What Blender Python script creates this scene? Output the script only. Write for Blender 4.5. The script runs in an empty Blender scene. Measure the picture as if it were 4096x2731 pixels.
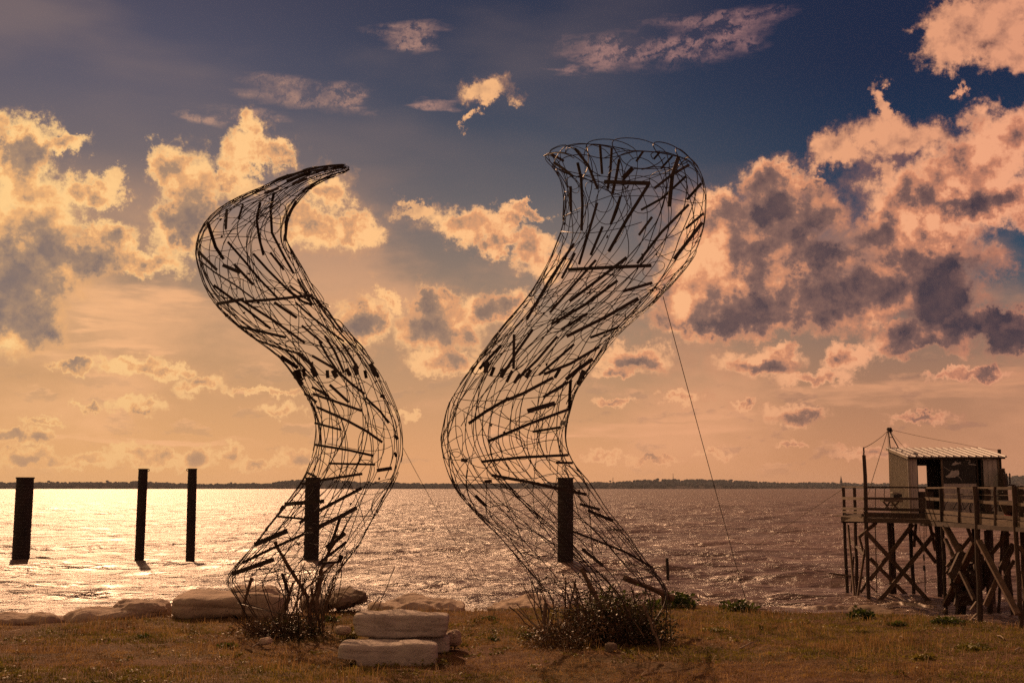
import bpy, math, random
import numpy as np
from mathutils import Vector, Matrix, noise as mnoise

# ------------------------------------------------------------------ camera
scene = bpy.context.scene
FSRC = 4096 * 43.0 / 36.0            # focal length in photograph pixels
PITCH = math.radians(6.82)
EYE = 1.65
cam_data = bpy.data.cameras.new("camera")
cam_data.lens = 43.0
cam_data.sensor_width = 36.0
cam_data.clip_start = 0.1
cam_data.clip_end = 30000.0
camera = bpy.data.objects.new("camera", cam_data)
scene.collection.objects.link(camera)
camera.location = (0, 0, EYE)
camera.rotation_euler = (math.pi / 2 + PITCH, 0, 0)
scene.camera = camera
scene.view_settings.view_transform = 'Standard'
scene.view_settings.look = 'None'
scene.view_settings.exposure = 0.0
scene.view_settings.gamma = 1.0
scene.view_settings.use_curve_mapping = False
scene.render.engine = 'CYCLES'
scene.cycles.use_denoising = False
scene.cycles.max_bounces = 5
scene.cycles.sample_clamp_indirect = 2.0
scene.cycles.sample_clamp_direct = 5.0
scene.cycles.caustics_reflective = False
scene.cycles.caustics_refractive = False


def ray(xs, ys):
    """direction (not normalised, y = about 1) of a point of the photograph"""
    dx = (xs - 2048.0) / FSRC
    dy = (1365.5 - ys) / FSRC
    c, s = math.cos(PITCH), math.sin(PITCH)
    return Vector((dx, c - dy * s, s + dy * c))


def PY(xs, ys, Y):
    d = ray(xs, ys)
    return Vector((0, 0, EYE)) + d * (Y / d.y)


def PZ(xs, ys, z):
    d = ray(xs, ys)
    return Vector((0, 0, EYE)) + d * ((z - EYE) / d.z)


def azel(xd, yd):
    """azimuth and elevation in degrees; xd, yd in 2352 x 1568 view pixels"""
    d = ray(xd * 4096 / 2352, yd * 4096 / 2352)
    d.normalize()
    return math.degrees(math.atan2(d.x, d.y)), math.degrees(math.asin(d.z))


# ------------------------------------------------------------------ sun
SUN_AZ, SUN_EL = math.radians(-19.0), math.radians(31.0)
sd = bpy.data.lights.new("sun", 'SUN')
sd.energy = 4.4
sd.angle = math.radians(0.6)
sd.color = (1.0, 0.55, 0.29)
sun = bpy.data.objects.new("sun", sd)
scene.collection.objects.link(sun)
sun_dir = Vector((math.sin(SUN_AZ) * math.cos(SUN_EL), math.cos(SUN_AZ) * math.cos(SUN_EL), math.sin(SUN_EL)))
sun.rotation_euler = (-sun_dir).to_track_quat('-Z', 'Y').to_euler()
sun.location = (0, 0, 30)


# ------------------------------------------------------------------ node helper
class NT:
    def __init__(self, tree):
        self.t = tree
        self.n = tree.nodes
        self.l = tree.links

    def _in(self, node, i, v):
        if v is None:
            return
        s = node.inputs[i]
        if hasattr(v, 'is_output') or isinstance(v, bpy.types.NodeSocket):
            self.l.new(v, s)
        else:
            if hasattr(s.default_value, '__len__'):
                if not hasattr(v, '__len__'):
                    v = [v] * len(s.default_value)
                v = list(v)
                if len(s.default_value) == 4 and len(v) == 3:
                    v = v + [1.0]
            s.default_value = v

    def math(self, op, a, b=None, c=None, clamp=False):
        n = self.n.new('ShaderNodeMath')
        n.operation = op
        n.use_clamp = clamp
        self._in(n, 0, a); self._in(n, 1, b); self._in(n, 2, c)
        return n.outputs[0]

    def vec(self, op, a, b=None, c=None, out=0):
        n = self.n.new('ShaderNodeVectorMath')
        n.operation = op
        self._in(n, 0, a); self._in(n, 1, b)
        if c is not None:
            self._in(n, 2, c)
        return n.outputs[out]

    def scale(self, a, s):
        n = self.n.new('ShaderNodeVectorMath')
        n.operation = 'SCALE'
        self._in(n, 0, a)
        self._in(n, 3, s)
        return n.outputs[0]

    def noise(self, v, scale=1, detail=5, rough=0.5, lac=2.0, dist=0.0, color=False, dim='3D'):
        n = self.n.new('ShaderNodeTexNoise')
        n.noise_dimensions = dim
        self._in(n, n.inputs.find('Vector'), v)
        self._in(n, n.inputs.find('Scale'), scale)
        self._in(n, n.inputs.find('Detail'), detail)
        self._in(n, n.inputs.find('Roughness'), rough)
        self._in(n, n.inputs.find('Lacunarity'), lac)
        self._in(n, n.inputs.find('Distortion'), dist)
        return n.outputs['Color' if color else 'Fac']

    def voronoi(self, v, scale=1, feature='F1', out='Distance', rand=1.0, smooth=None):
        n = self.n.new('ShaderNodeTexVoronoi')
        n.feature = feature
        self._in(n, n.inputs.find('Vector'), v)
        self._in(n, n.inputs.find('Scale'), scale)
        self._in(n, n.inputs.find('Randomness'), rand)
        if smooth is not None:
            self._in(n, n.inputs.find('Smoothness'), smooth)
        return n.outputs[out]

    def ramp(self, f, stops, interp='LINEAR'):
        n = self.n.new('ShaderNodeValToRGB')
        r = n.color_ramp
        r.interpolation = interp
        while len(r.elements) < len(stops):
            r.elements.new(1.0)
        for e, (p, c) in zip(r.elements, stops):
            e.position = p
            e.color = (c[0], c[1], c[2], 1) if hasattr(c, '__len__') else (c, c, c, 1)
        self._in(n, 0, f)
        return n.outputs[0]

    def mix(self, f, a, b, blend='MIX', clamp=True):
        n = self.n.new('ShaderNodeMix')
        n.data_type = 'RGBA'
        n.blend_type = blend
        n.clamp_factor = clamp
        self._in(n, 0, f); self._in(n, 6, a); self._in(n, 7, b)
        return n.outputs[2]

    def maprange(self, v, a, b, c=0.0, d=1.0, smooth=False):
        n = self.n.new('ShaderNodeMapRange')
        if smooth:
            n.interpolation_type = 'SMOOTHSTEP'
        for i, x in enumerate((v, a, b, c, d)):
            self._in(n, i, x)
        return n.outputs[0]

    def comb(self, x, y, z):
        n = self.n.new('ShaderNodeCombineXYZ')
        self._in(n, 0, x); self._in(n, 1, y); self._in(n, 2, z)
        return n.outputs[0]

    def sep(self, v):
        n = self.n.new('ShaderNodeSeparateXYZ')
        self._in(n, 0, v)
        return n.outputs


def lin(h):
    """'#rrggbb' to linear rgb"""
    h = h.lstrip('#')
    out = []
    for i in (0, 2, 4):
        c = int(h[i:i + 2], 16) / 255
        out.append(c / 12.92 if c <= 0.04045 else ((c + 0.055) / 1.055) ** 2.4)
    return tuple(out)


# ------------------------------------------------------------------ sky
world = bpy.data.worlds.new("World")
scene.world = world
world.use_nodes = True
world.node_tree.nodes.clear()
W = NT(world.node_tree)
tc = W.n.new('ShaderNodeTexCoord')
D = W.vec('NORMALIZE', tc.outputs['Generated'])
dx, dy, dz = W.sep(D)
AZ = W.math('MULTIPLY', W.math('ARCTAN2', dx, dy), 180 / math.pi)
EL = W.math('MULTIPLY', W.math('ARCSINE', dz), 180 / math.pi)
ael = W.comb(AZ, EL, 0)

nish = W.n.new('ShaderNodeTexSky')
nish.sky_type = 'NISHITA'
nish.sun_disc = False
nish.sun_elevation = SUN_EL
nish.sun_rotation = SUN_AZ
nish.air_density = 1.0
nish.dust_density = 3.0

# clear air: three columns of elevation colours, blended by the angle from the sun's bearing
elf = W.maprange(W.math('ABSOLUTE', EL), 0, 30)


def column(cols):
    return W.ramp(elf, [(e / 30.0, lin(c)) for e, c in cols], 'B_SPLINE')


left = column([(0, '#F0B274'), (4, '#D49E6C'), (8.5, '#AC8A6A'), (12.5, '#7A6C68'), (16, '#625C65'), (19, '#454A60'), (22.5, '#27324E'), (30, '#212D4B')])
mid = column([(0, '#ECA670'), (4, '#C8966C'), (8.5, '#9A806A'), (12.5, '#696466'), (15, '#484F5B'), (18, '#2E3D54'), (22, '#1C2C47'), (30, '#1A2743')])
right = column([(0, '#CF8E64'), (4, '#AE7C5E'), (7.5, '#826C60'), (9.6, '#284A5E'), (12, '#183A56'), (15.5, '#172F4B'), (19, '#172441'), (30, '#151E38')])
sky = W.mix(W.maprange(AZ, -20, 0, 0, 1, True), left, mid)
sky = W.mix(W.maprange(AZ, 0, 19, 0, 1, True), sky, right)
back = column([(0, '#8A6E62'), (5, '#6E5F62'), (12, '#3D4A5E'), (20, '#263550'), (30, '#1C2A48')])
cosun = W.vec('DOT_PRODUCT', D, tuple(sun_dir), out=1)
sky = W.mix(W.maprange(cosun, 0.72, 0.2), sky, back)
# glare around the sun
glare = W.math('POWER', W.maprange(cosun, 0.9955, 1.0), 2.0)
sky = W.mix(W.math('MULTIPLY', glare, 0.9), sky, (1.6, 1.0, 0.62))
# soft mauve high veil
veil = W.noise(W.vec('MULTIPLY', D, (2.2, 2.2, 7)), 1.6, 4, 0.5)
sky = W.mix(W.math('MULTIPLY', W.maprange(veil, 0.42, 0.68, 0, 1, True), W.maprange(cosun, 0.88, 0.985, 0, 0.5)), sky, lin('#85706A'))
# physical sky colour adds a little of its own
skyn = W.vec('MULTIPLY', nish.outputs[0], (0.0010, 0.0008, 0.0008))
sky = W.vec('ADD', sky, skyn)

# noises shared by the clouds
warp1 = W.vec('SUBTRACT', W.noise(D, 27, 10, 0.70, color=True), (0.5, 0.5, 0.5))
warpv = W.vec('MULTIPLY', warp1, (4.6, 4.0, 0))
# elliptical wobble: larger far from the horizon, finer near it (far clouds are smaller)
wsc = W.maprange(EL, 0.5, 9.0, 0.35, 1.0)
P = W.vec('ADD', ael, W.scale(warpv, wsc))
hi_n = W.noise(D, 50, 9, 0.64)
puff_a = W.noise(D, 26, 8, 0.60)
sunoff = (sun_dir - Vector((0, 0.9, 0.3)) * sun_dir.dot(Vector((0, 0.95, 0.31)))).normalized() * 0.012
puff_b = W.noise(W.vec('ADD', D, tuple(sunoff)), 26, 8, 0.60)
relief = W.math('SUBTRACT', puff_a, puff_b)


def field(blobs, coord, k=0.12):
    acc = None
    for b in blobs:
        x, y, rx, ry = b[:4]
        a0, e0 = azel(x, y)
        sx, sy = 20.41 * 1.0 / rx * 2.45, 20.41 * 1.0 / ry * 2.45   # px per degree is about 50
        sx, sy = 50.0 / rx, 50.0 / ry
        q = W.vec('MULTIPLY_ADD', coord, (sx, sy, 0), (-a0 * sx, -e0 * sy, 0))
        d = W.vec('LENGTH', q, out=1)
        if len(b) > 4:
            d = W.math('ADD', d, 1 - b[4])
        if acc is None:
            acc = d
        else:
            acc = W.math('SMOOTH_MIN', acc, d, k)
    return acc


BIG = [
    # upper left towers
    (62, 325, 75, 48), (150, 338, 52, 26), (40, 400, 70, 75), (70, 490, 120, 85), (225, 435, 60, 36), (170, 445, 45, 40), (245, 545, 60, 45),
    (60, 600, 150, 110), (190, 590, 90, 60), (50, 720, 95, 85), (330, 600, 90, 34),
    (395, 385, 48, 55), (435, 430, 75, 85), (415, 520, 80, 62),
    (578, 300, 36, 45), (575, 350, 80, 38), (645, 350, 36, 28), (520, 400, 40, 35),
    (755, 440, 48, 42), (700, 510, 50, 50), (740, 525, 55, 45), (825, 530, 64, 42),
    # middle
    (1080, 510, 100, 42), (1170, 500, 45, 22), (1215, 480, 50, 18), (1225, 580, 60, 60), (1140, 555, 42, 32),
    (905, 690, 28, 36), (830, 745, 76, 50), (1010, 705, 66, 38), (1010, 765, 125, 55), (1120, 715, 76, 45), (1020, 835, 90, 24),
    # right mass
    (1655, 480, 55, 48), (1780, 420, 80, 48), (1862, 425, 36, 22), (1805, 500, 108, 80), (1680, 570, 150, 120), (1860, 590, 90, 65),
    (1740, 690, 230, 75), (1590, 660, 110, 100), (1900, 700, 150, 70), (1700, 740, 220, 36),
    (2320, 330, 120, 85), (2230, 400, 110, 80), (2120, 470, 130, 84), (2030, 540, 95, 60), (2260, 470, 150, 66), (2110, 600, 150, 105),
    (2010, 670, 160, 80), (2150, 700, 110, 62),
    (2100, 785, 110, 34), (2200, 760, 90, 45), (2300, 745, 76, 34), (2340, 790, 70, 32),
    (1740, 835, 100, 34), (1790, 818, 52, 30), (1945, 830, 46, 36), (1880, 870, 90, 16),
    (1460, 822, 90, 34), (1420, 862, 60, 16),
]
SMALL = [
    (1405, 922, 42, 11), (1565, 910, 44, 17), (1832, 952, 70, 24), (1710, 925, 32, 12),
    (300, 838, 74, 24), (385, 852, 60, 20), (462, 886, 50, 22), (165, 842, 50, 16), (320, 932, 52, 22), (205, 932, 34, 11), (650, 943, 50, 17),
    (110, 966, 44, 10), (30, 1000, 48, 20), (92, 1003, 34, 20), (75, 1052, 70, 22), (195, 1058, 70, 20), (300, 1042, 52, 22), (385, 1058, 60, 22),
    (455, 1046, 44, 28), (535, 1038, 26, 24), (600, 1062, 60, 16), (690, 1048, 52, 26), (630, 900, 110, 9), (940, 950, 40, 12),
    (2000, 1040, 80, 14), (1400, 1048, 60, 14), (1500, 1060, 70, 12), (1640, 1040, 50, 12), (2110, 960, 70, 14), (2230, 860, 90, 14), (1820, 1022, 40, 10),
]
WISP = [
    (2265, 50, 120, 66), (2180, 100, 85, 50), (2310, 100, 80, 54), (2235, 20, 90, 30),
    (2030, 245, 22, 48), (2030, 320, 100, 52), (2100, 325, 70, 42), (1925, 345, 52, 36), (1872, 378, 34, 20), (2030, 395, 36, 40), (2205, 205, 20, 22, 0.8),
    (1120, 212, 52, 24), (1075, 268, 16, 8), (958, 480, 52, 15), (280, 420, 22, 30), (540, 430, 60, 30),
]
HIGH = [  # thin high streaks
    (1500, 115, 230, 50), (1650, 70, 170, 45), (1400, 140, 110, 26), (1290, 165, 60, 14), (930, 80, 110, 34), (700, 215, 170, 40), (800, 225, 60, 36),
    (520, 265, 110, 20), (1050, 235, 90, 14),
]
SHEETS = [  # flat low sheets
    (290, 690, 160, 46), (250, 750, 110, 16), (260, 795, 130, 14), (150, 820, 170, 16), (560, 905, 80, 6),
    (2000, 905, 340, 30), (2200, 870, 190, 24), (1500, 990, 260, 22), (320, 1010, 330, 8), (1250, 1010, 200, 10), (1650, 955, 160, 10),
]
DARK = [
    (55, 352, 32, 26), (60, 660, 130, 62), (65, 742, 78, 44, 1.25), (450, 505, 46, 34), (195, 620, 66, 50), (165, 590, 60, 30),
    (1800, 490, 92, 56, 1.2), (1870, 560, 95, 52, 1.25), (1730, 585, 30, 40), (1800, 735, 200, 32, 1.1), (1640, 745, 110, 18, 1.0), (1935, 660, 90, 60, 1.0),
    (2150, 690, 110, 66, 1.45), (2210, 620, 90, 46, 1.1), (2220, 735, 90, 30, 1.3), (2050, 735, 140, 34, 1.1), (2305, 785, 76, 32, 1.2), (2210, 470, 90, 30, 0.6),
    (1008, 745, 56, 48, 1.1), (820, 735, 40, 30, 0.9), (1120, 705, 30, 30, 0.8), (2130, 800, 70, 16, .9), (1770, 846, 60, 12, 0.9), (1480, 838, 45, 12, 0.9),
    (1835, 962, 45, 8, 1.0), (90, 1006, 20, 9, .7), (75, 1062, 40, 9, .7), (455, 1058, 24, 12, .7), (535, 1050, 13, 12, .7), (320, 942, 26, 8, .7), (690, 1060, 30, 10, .7),
    (2230, 95, 40, 24, .8),
]
f_big = field(BIG, P)
P2 = W.vec('ADD', ael, W.scale(W.vec('MULTIPLY', W.vec('SUBTRACT', W.noise(D, 70, 7, 0.66, color=True), (0.5, 0.5, 0.5)), (2.4, 1.9, 0)), 1.0))
f_small = field(SMALL, P2, 0.08)
f_wisp = field(WISP, P, 0.1)
# everywhere outside the photograph's field: the same kinds of cumulus, by noise
gen = W.noise(W.vec('MULTIPLY', D, (1, 1, 2.0)), 3.4, 9, 0.56)
outside = W.math('MAXIMUM', W.maprange(W.math('ABSOLUTE', AZ), 23.5, 30, 0, 1), W.maprange(EL, 23.5, 28, 0, 1))
f_gen = W.math('ADD', W.maprange(gen, 0.50, 0.68, 1.15, 0.3), W.maprange(outside, 0, 1, 2.0, 0.0))
f_all = W.math('MINIMUM', W.math('MINIMUM', f_big, f_small), f_gen)
# ragged, billowy edge
f_e = W.math('ADD', f_all, W.math('MULTIPLY', W.math('MULTIPLY_ADD', hi_n, -1.5, 0.72), W.maprange(f_all, 0.35, 0.95, 0.35, 1.0)))
a_main = W.maprange(f_e, 1.20, 0.66, 0, 1, True)
f_w = W.math('ADD', f_wisp, W.math('ADD', W.math('MULTIPLY_ADD', hi_n, -2.0, 1.0), W.math('MULTIPLY_ADD', puff_a, -1.6, 0.8)))
a_wisp = W.maprange(f_w, 1.25, 0.55, 0, 0.96, True)

# colours: sun side warm cream, away from the sun pinker; thick parts grey mauve
azf = W.maprange(AZ, -24, 24)
hi_c = W.ramp(azf, [(0, lin('#FFCF8C')), (0.4, lin('#FFC488')), (0.75, lin('#F7B283')), (1.0, lin('#EDA47F'))])
lit = W.ramp(azf, [(0, lin('#F7B878')), (0.35, lin('#EEAA74')), (0.6, lin('#E79D70')), (0.85, lin('#DC916C')), (1.0, lin('#CC8468'))])
mid_c = W.ramp(azf, [(0, lin('#BC9674')), (0.5, lin('#B0896E')), (0.72, lin('#9A7263')), (1.0, lin('#805C56'))])
shade = W.ramp(azf, [(0, lin('#80706C')), (0.5, lin('#8A7062')), (0.72, lin('#58484C')), (1.0, lin('#383340'))])
f_dark = field(DARK, W.vec('ADD', ael, W.scale(warpv, W.maprange(EL, 0.5, 9.0, 0.2, 0.9))), 0.3)
dark = W.maprange(W.math('ADD', f_dark, W.math('MULTIPLY_ADD', puff_a, -1.1, 0.55)), 2.00, -0.25, 0, 1.15)
big_a = W.noise(D, 8.5, 5, 0.52)
big_b = W.noise(W.vec('ADD', D, tuple(sunoff * 3.0)), 8.5, 5, 0.52)
rel = W.math('ADD', W.math('MULTIPLY', relief, 2.4), W.math('MULTIPLY', W.math('SUBTRACT', big_a, big_b), 1.0))
inside = W.maprange(f_e, 1.05, 0.55, 0, 1, True)
thick = W.maprange(f_e, 0.95, 0.10, -0.12, 0.38)
dgen = W.math('MULTIPLY', outside, W.maprange(gen, 0.6, 0.8, 0, 0.7))
mott = W.math('MULTIPLY_ADD', W.noise(D, 11, 8, 0.58), -0.6, 0.32)
sh = W.math('ADD', W.math('MULTIPLY', dark, 0.80), thick)
sh = W.math('ADD', sh, dgen)
sh = W.math('ADD', sh, W.math('MULTIPLY', W.math('ADD', rel, mott), W.math('MULTIPLY_ADD', inside, 0.75, 0.25)))
ccol = W.mix(W.maprange(sh, 0.0, 0.22, 0, 1), hi_c, lit)
ccol = W.mix(W.maprange(sh, 0.16, 0.58, 0, 1), ccol, mid_c)
ccol = W.mix(W.maprange(sh, 0.42, 1.02, 0, 1), ccol, shade)
ccol = W.mix(W.math('MULTIPLY', W.maprange(hi_n, 0.40, 0.68), W.maprange(sh, 0.5, 0.9, 0, 0.30)), ccol, mid_c)
low = W.maprange(EL, 0.0, 7.0, 0.55, 0.0)      # distance haze on the low clouds
ccol = W.mix(low, ccol, sky)
sheet_w = W.vec('SUBTRACT', W.noise(W.vec('MULTIPLY', D, (1, 1, 5)), 12, 7, 0.55, color=True), (0.5, 0.5, 0.5))
Ps = W.vec('ADD', ael, W.vec('MULTIPLY', sheet_w, (9, 2.0, 0)))
f_sheet = field(SHEETS, Ps, 0.1)
streak = W.noise(W.vec('MULTIPLY', D, (1, 1, 7)), 16, 7, 0.6)
a_sheet = W.math('MULTIPLY', W.maprange(f_sheet, 1.1, 0.55, 0, 1, True), W.maprange(streak, 0.36, 0.6, 0.15, 0.8))
f_high = field(HIGH, Ps, 0.1)
ca_, sa_ = math.cos(math.radians(14)), math.sin(math.radians(14))
along = W.math('ADD', W.math('MULTIPLY', AZ, ca_), W.math('MULTIPLY', EL, sa_))
across = W.math('SUBTRACT', W.math('MULTIPLY', EL, ca_), W.math('MULTIPLY', AZ, sa_))
fil = W.comb(W.math('MULTIPLY', along, 0.45), W.math('MULTIPLY', across, 1.15), 0)
rip0 = W.noise(W.vec('ADD', fil, W.scale(warp1, 2.6)), 0.9, 7, 0.62)
rip = W.math('SUBTRACT', 1.0, W.math('MULTIPLY', W.math('ABSOLUTE', W.math('SUBTRACT', rip0, 0.5)), 8.0))
rip = W.math('MULTIPLY', W.math('MAXIMUM', rip, 0.0), W.maprange(hi_n, 0.35, 0.6, 0.35, 1.0))
a_high = W.math('MULTIPLY', W.maprange(f_high, 1.15, 0.3, 0, 1, True), W.maprange(rip, 0.1, 1.0, 0.04, 0.70))
highcol = W.ramp(W.maprange(AZ, -24, 24), [(0, lin('#D9A884')), (0.5, lin('#C08F80')), (1.0, lin('#A07078'))])
litlow = W.ramp(W.maprange(AZ, -24, 24), [(0, lin('#FABD86')), (0.5, lin('#F3AF80')), (1.0, lin('#D3946F'))])
# soft broad brightening and dimming of the milky lower sky
milk = W.noise(W.vec('MULTIPLY', D, (1, 1, 2.2)), 5.5, 7, 0.55)
milkf = W.math('MULTIPLY', W.maprange(milk, 0.44, 0.66, 0, 0.85, True), W.math('MULTIPLY', W.maprange(EL, 15, 8), W.maprange(EL, 0, 2)))
sky = W.mix(milkf, sky, W.mix(0.25, litlow, sky))
# rows of tiny far cumulus low over the horizon
lowN = W.noise(W.vec('MULTIPLY', D, (1, 1, 2.4)), 24, 8, 0.60)
lowN2 = W.noise(W.vec('MULTIPLY_ADD', D, (1, 1, 2.4), (0.0, 0.0, -0.012)), 24, 8, 0.60)
lowA = W.math('MULTIPLY', W.maprange(lowN, 0.55, 0.63, 0, 0.6, True), W.math('MULTIPLY', W.maprange(EL, 7.5, 4), W.maprange(EL, 0.3, 1.2)))
lowS = W.maprange(W.math('SUBTRACT', lowN2, lowN), -0.06, 0.05, 1, 0)
c = W.mix(a_high, sky, highcol)
c = W.mix(lowA, c, W.mix(lowS, litlow, W.mix(0.5, mid_c, sky)))
c = W.mix(a_sheet, c, litlow)
shw = W.math('ADD', W.math('MULTIPLY', rel, 1.6), W.math('ADD', W.math('MULTIPLY_ADD', hi_n, -2.4, 1.35), W.math('MULTIPLY', dark, 0.5)), clamp=True)
c = W.mix(a_wisp, c, W.mix(shw, hi_c, W.mix(W.maprange(shw, 0.5, 1.0), mid_c, shade)))
halo = W.math('ADD', W.math('MINIMUM', f_all, f_wisp), W.math('ADD', W.math('MULTIPLY_ADD', hi_n, -1.6, 0.8), W.math('MULTIPLY_ADD', big_a, -2.0, 1.0)))
c = W.mix(W.maprange(halo, 1.50, 0.85, 0, 0.26, True), c, W.mix(0.25, lit, mid_c))
c = W.mix(a_main, c, ccol)
# below the horizon: what far water gives back
c = W.mix(W.maprange(EL, -0.2, -1.5), c, lin('#6A5046'))
bg = W.n.new('ShaderNodeBackground')
W._in(bg, 0, c)
bg.inputs[1].default_value = 1.0
wo = W.n.new('ShaderNodeOutputWorld')
W.l.new(bg.outputs[0], wo.inputs[0])
world.cycles.sampling_method = 'MANUAL'
world.cycles.sample_map_resolution = 512


# ------------------------------------------------------------------ building helpers
random.seed(7)
rng = np.random.default_rng(11)
COL = scene.collection


class MB:
    """collects vertices and faces; build() links them as one mesh object"""
    def __init__(self):
        self.v = []
        self.f = []

    def add(self, vs, fs):
        o = len(self.v)
        self.v.extend([tuple(p) for p in vs])
        self.f.extend([tuple(i + o for i in f) for f in fs])
        return self

    def box(self, c, s, rot=None):
        c = Vector(c)
        hx, hy, hz = s[0] / 2, s[1] / 2, s[2] / 2
        vs = [Vector((x, y, z)) for x in (-hx, hx) for y in (-hy, hy) for z in (-hz, hz)]
        if rot is not None:
            vs = [rot @ p for p in vs]
        return self.add([c + p for p in vs], [(0, 1, 3, 2), (4, 6, 7, 5), (0, 4, 5, 1), (2, 3, 7, 6), (0, 2, 6, 4), (1, 5, 7, 3)])

    def beam(self, a, b, w, h, side=None):
        """rectangular bar from a to b, w along the side vector, h across it"""
        a, b = Vector(a), Vector(b)
        d = (b - a).normalized()
        ref = Vector(side) if side is not None else (Vector((0, 0, 1)) if abs(d.z) < 0.9 else Vector((1, 0, 0)))
        s = d.cross(ref)
        if s.length < 1e-4:
            s = d.cross(Vector((0, 1, 0)))
        s.normalize()
        t = s.cross(d).normalized()
        vs = []
        for p in (a, b):
            for i, j in ((-1, -1), (1, -1), (1, 1), (-1, 1)):
                vs.append(p + s * (i * h / 2) + t * (j * w / 2))
        return self.add(vs, [(0, 1, 2, 3), (7, 6, 5, 4), (0, 4, 5, 1), (1, 5, 6, 2), (2, 6, 7, 3), (3, 7, 4, 0)])

    def tube(self, pts, r, n=4, closed=False, caps=True):
        pts = [Vector(p) for p in pts]
        m = len(pts)
        rs = r if hasattr(r, '__len__') else [r] * m
        up = None
        vs = []
        for i, p in enumerate(pts):
            if closed:
                d = pts[(i + 1) % m] - pts[i - 1]
            else:
                d = pts[min(i + 1, m - 1)] - pts[max(i - 1, 0)]
            if d.length < 1e-9:
                d = Vector((0, 0, 1))
            d.normalize()
            if up is None:
                up = Vector((0, 0, 1)) if abs(d.z) < 0.8 else Vector((1, 0, 0))
            s = d.cross(up)
            if s.length < 1e-6:
                s = d.cross(Vector((0.3, 1, 0.2)))
            s.normalize()
            up = s.cross(d).normalized()
            for k in range(n):
                a = 2 * math.pi * k / n
                vs.append(p + (s * math.cos(a) + up * math.sin(a)) * rs[i])
        fs = []
        for i in range(m if closed else m - 1):
            j = (i + 1) % m
            for k in range(n):
                k2 = (k + 1) % n
                fs.append((i * n + k, i * n + k2, j * n + k2, j * n + k))
        if not closed and caps:
            fs.append(tuple(reversed(range(n))))
            fs.append(tuple((m - 1) * n + k for k in range(n)))
        return self.add(vs, fs)

    def build(self, name, mat=None, parent=None, smooth=False, origin=None):
        me = bpy.data.meshes.new(name)
        vs = self.v
        if origin is not None:
            o = Vector(origin)
            vs = [tuple(Vector(p) - o) for p in vs]
        me.from_pydata(vs, [], self.f)
        if smooth:
            me.polygons.foreach_set('use_smooth', [True] * len(me.polygons))
        me.update()
        ob = bpy.data.objects.new(name, me)
        COL.objects.link(ob)
        if mat is not None:
            me.materials.append(mat)
        if origin is not None:
            ob.location = origin
        if parent is not None:
            ob.parent = parent
        return ob


def np_mesh(name, verts, faces, mat=None, parent=None, smooth=False, attr=None):
    """verts (n,3), faces (m,k) arrays to one mesh object"""
    verts = np.asarray(verts, dtype=np.float32)
    faces = np.asarray(faces, dtype=np.int32)
    me = bpy.data.meshes.new(name)
    k = faces.shape[1]
    me.vertices.add(len(verts))
    me.vertices.foreach_set('co', verts.ravel())
    me.loops.add(faces.size)
    me.loops.foreach_set('vertex_index', faces.ravel())
    me.polygons.add(len(faces))
    me.polygons.foreach_set('loop_start', np.arange(0, faces.size, k, dtype=np.int32))
    if smooth:
        me.polygons.foreach_set('use_smooth', np.ones(len(faces), dtype=bool))
    me.update(calc_edges=True)
    me.validate()
    ob = bpy.data.objects.new(name, me)
    COL.objects.link(ob)
    if mat is not None:
        me.materials.append(mat)
    if parent is not None:
        ob.parent = parent
    return ob


def empty(name, loc, label=None, cat=None, group=None):
    o = bpy.data.objects.new(name, None)
    COL.objects.link(o)
    o.location = loc
    if label:
        o['label'] = label
        o['category'] = cat
    if group:
        o['group'] = group
    # children are built in world coordinates: keep them there
    return o


def tag(o, label, cat, group=None):
    o['label'] = label
    o['category'] = cat
    if group:
        o['group'] = group
    return o


def adopt(parent, *obs):
    inv = Matrix.Translation(-Vector(parent.location))
    for o in obs:
        o.parent = parent
        o.matrix_parent_inverse = inv
    return obs[0] if obs else None


# ------------------------------------------------------------------ materials
def material(name):
    m = bpy.data.materials.new(name)
    m.use_nodes = True
    nt = m.node_tree
    nt.nodes.clear()
    T = NT(nt)
    out = T.n.new('ShaderNodeOutputMaterial')
    b = T.n.new('ShaderNodeBsdfPrincipled')
    T.l.new(b.outputs[0], out.inputs[0])
    tc = T.n.new('ShaderNodeTexCoord')
    geo = T.n.new('ShaderNodeNewGeometry')
    return m, T, b, tc, geo


def setp(T, b, **kw):
    names = {'color': 'Base Color', 'rough': 'Roughness', 'metal': 'Metallic', 'spec': 'Specular IOR Level', 'normal': 'Normal', 'ior': 'IOR'}
    for k, v in kw.items():
        T._in(b, b.inputs.find(names.get(k, k)), v)


def bump(T, h, dist, strength=1.0):
    n = T.n.new('ShaderNodeBump')
    n.inputs['Strength'].default_value = strength
    n.inputs['Distance'].default_value = dist
    T._in(n, n.inputs.find('Height'), h)
    return n.outputs[0]


def rnd(T):
    n = T.n.new('ShaderNodeObjectInfo')
    return n.outputs['Random']


def simple(name, c1, c2, scale=6, rough=0.8, bd=0.004, stretch=(1, 1, 1), detail=6, vary=0.0, spec=0.3, metal=0.0):
    m, T, b, tc, geo = material(name)
    p = T.vec('MULTIPLY', geo.outputs['Position'], stretch)
    n = T.noise(p, scale, detail, 0.62)
    f = T.maprange(n, 0.3, 0.7)
    if vary:
        f = T.math('ADD', f, T.math('MULTIPLY_ADD', rnd(T), vary, -vary / 2), clamp=True)
    setp(T, b, color=T.mix(f, c1, c2), rough=rough, spec=spec, metal=metal)
    if bd:
        setp(T, b, normal=bump(T, n, bd))
    return m


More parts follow.
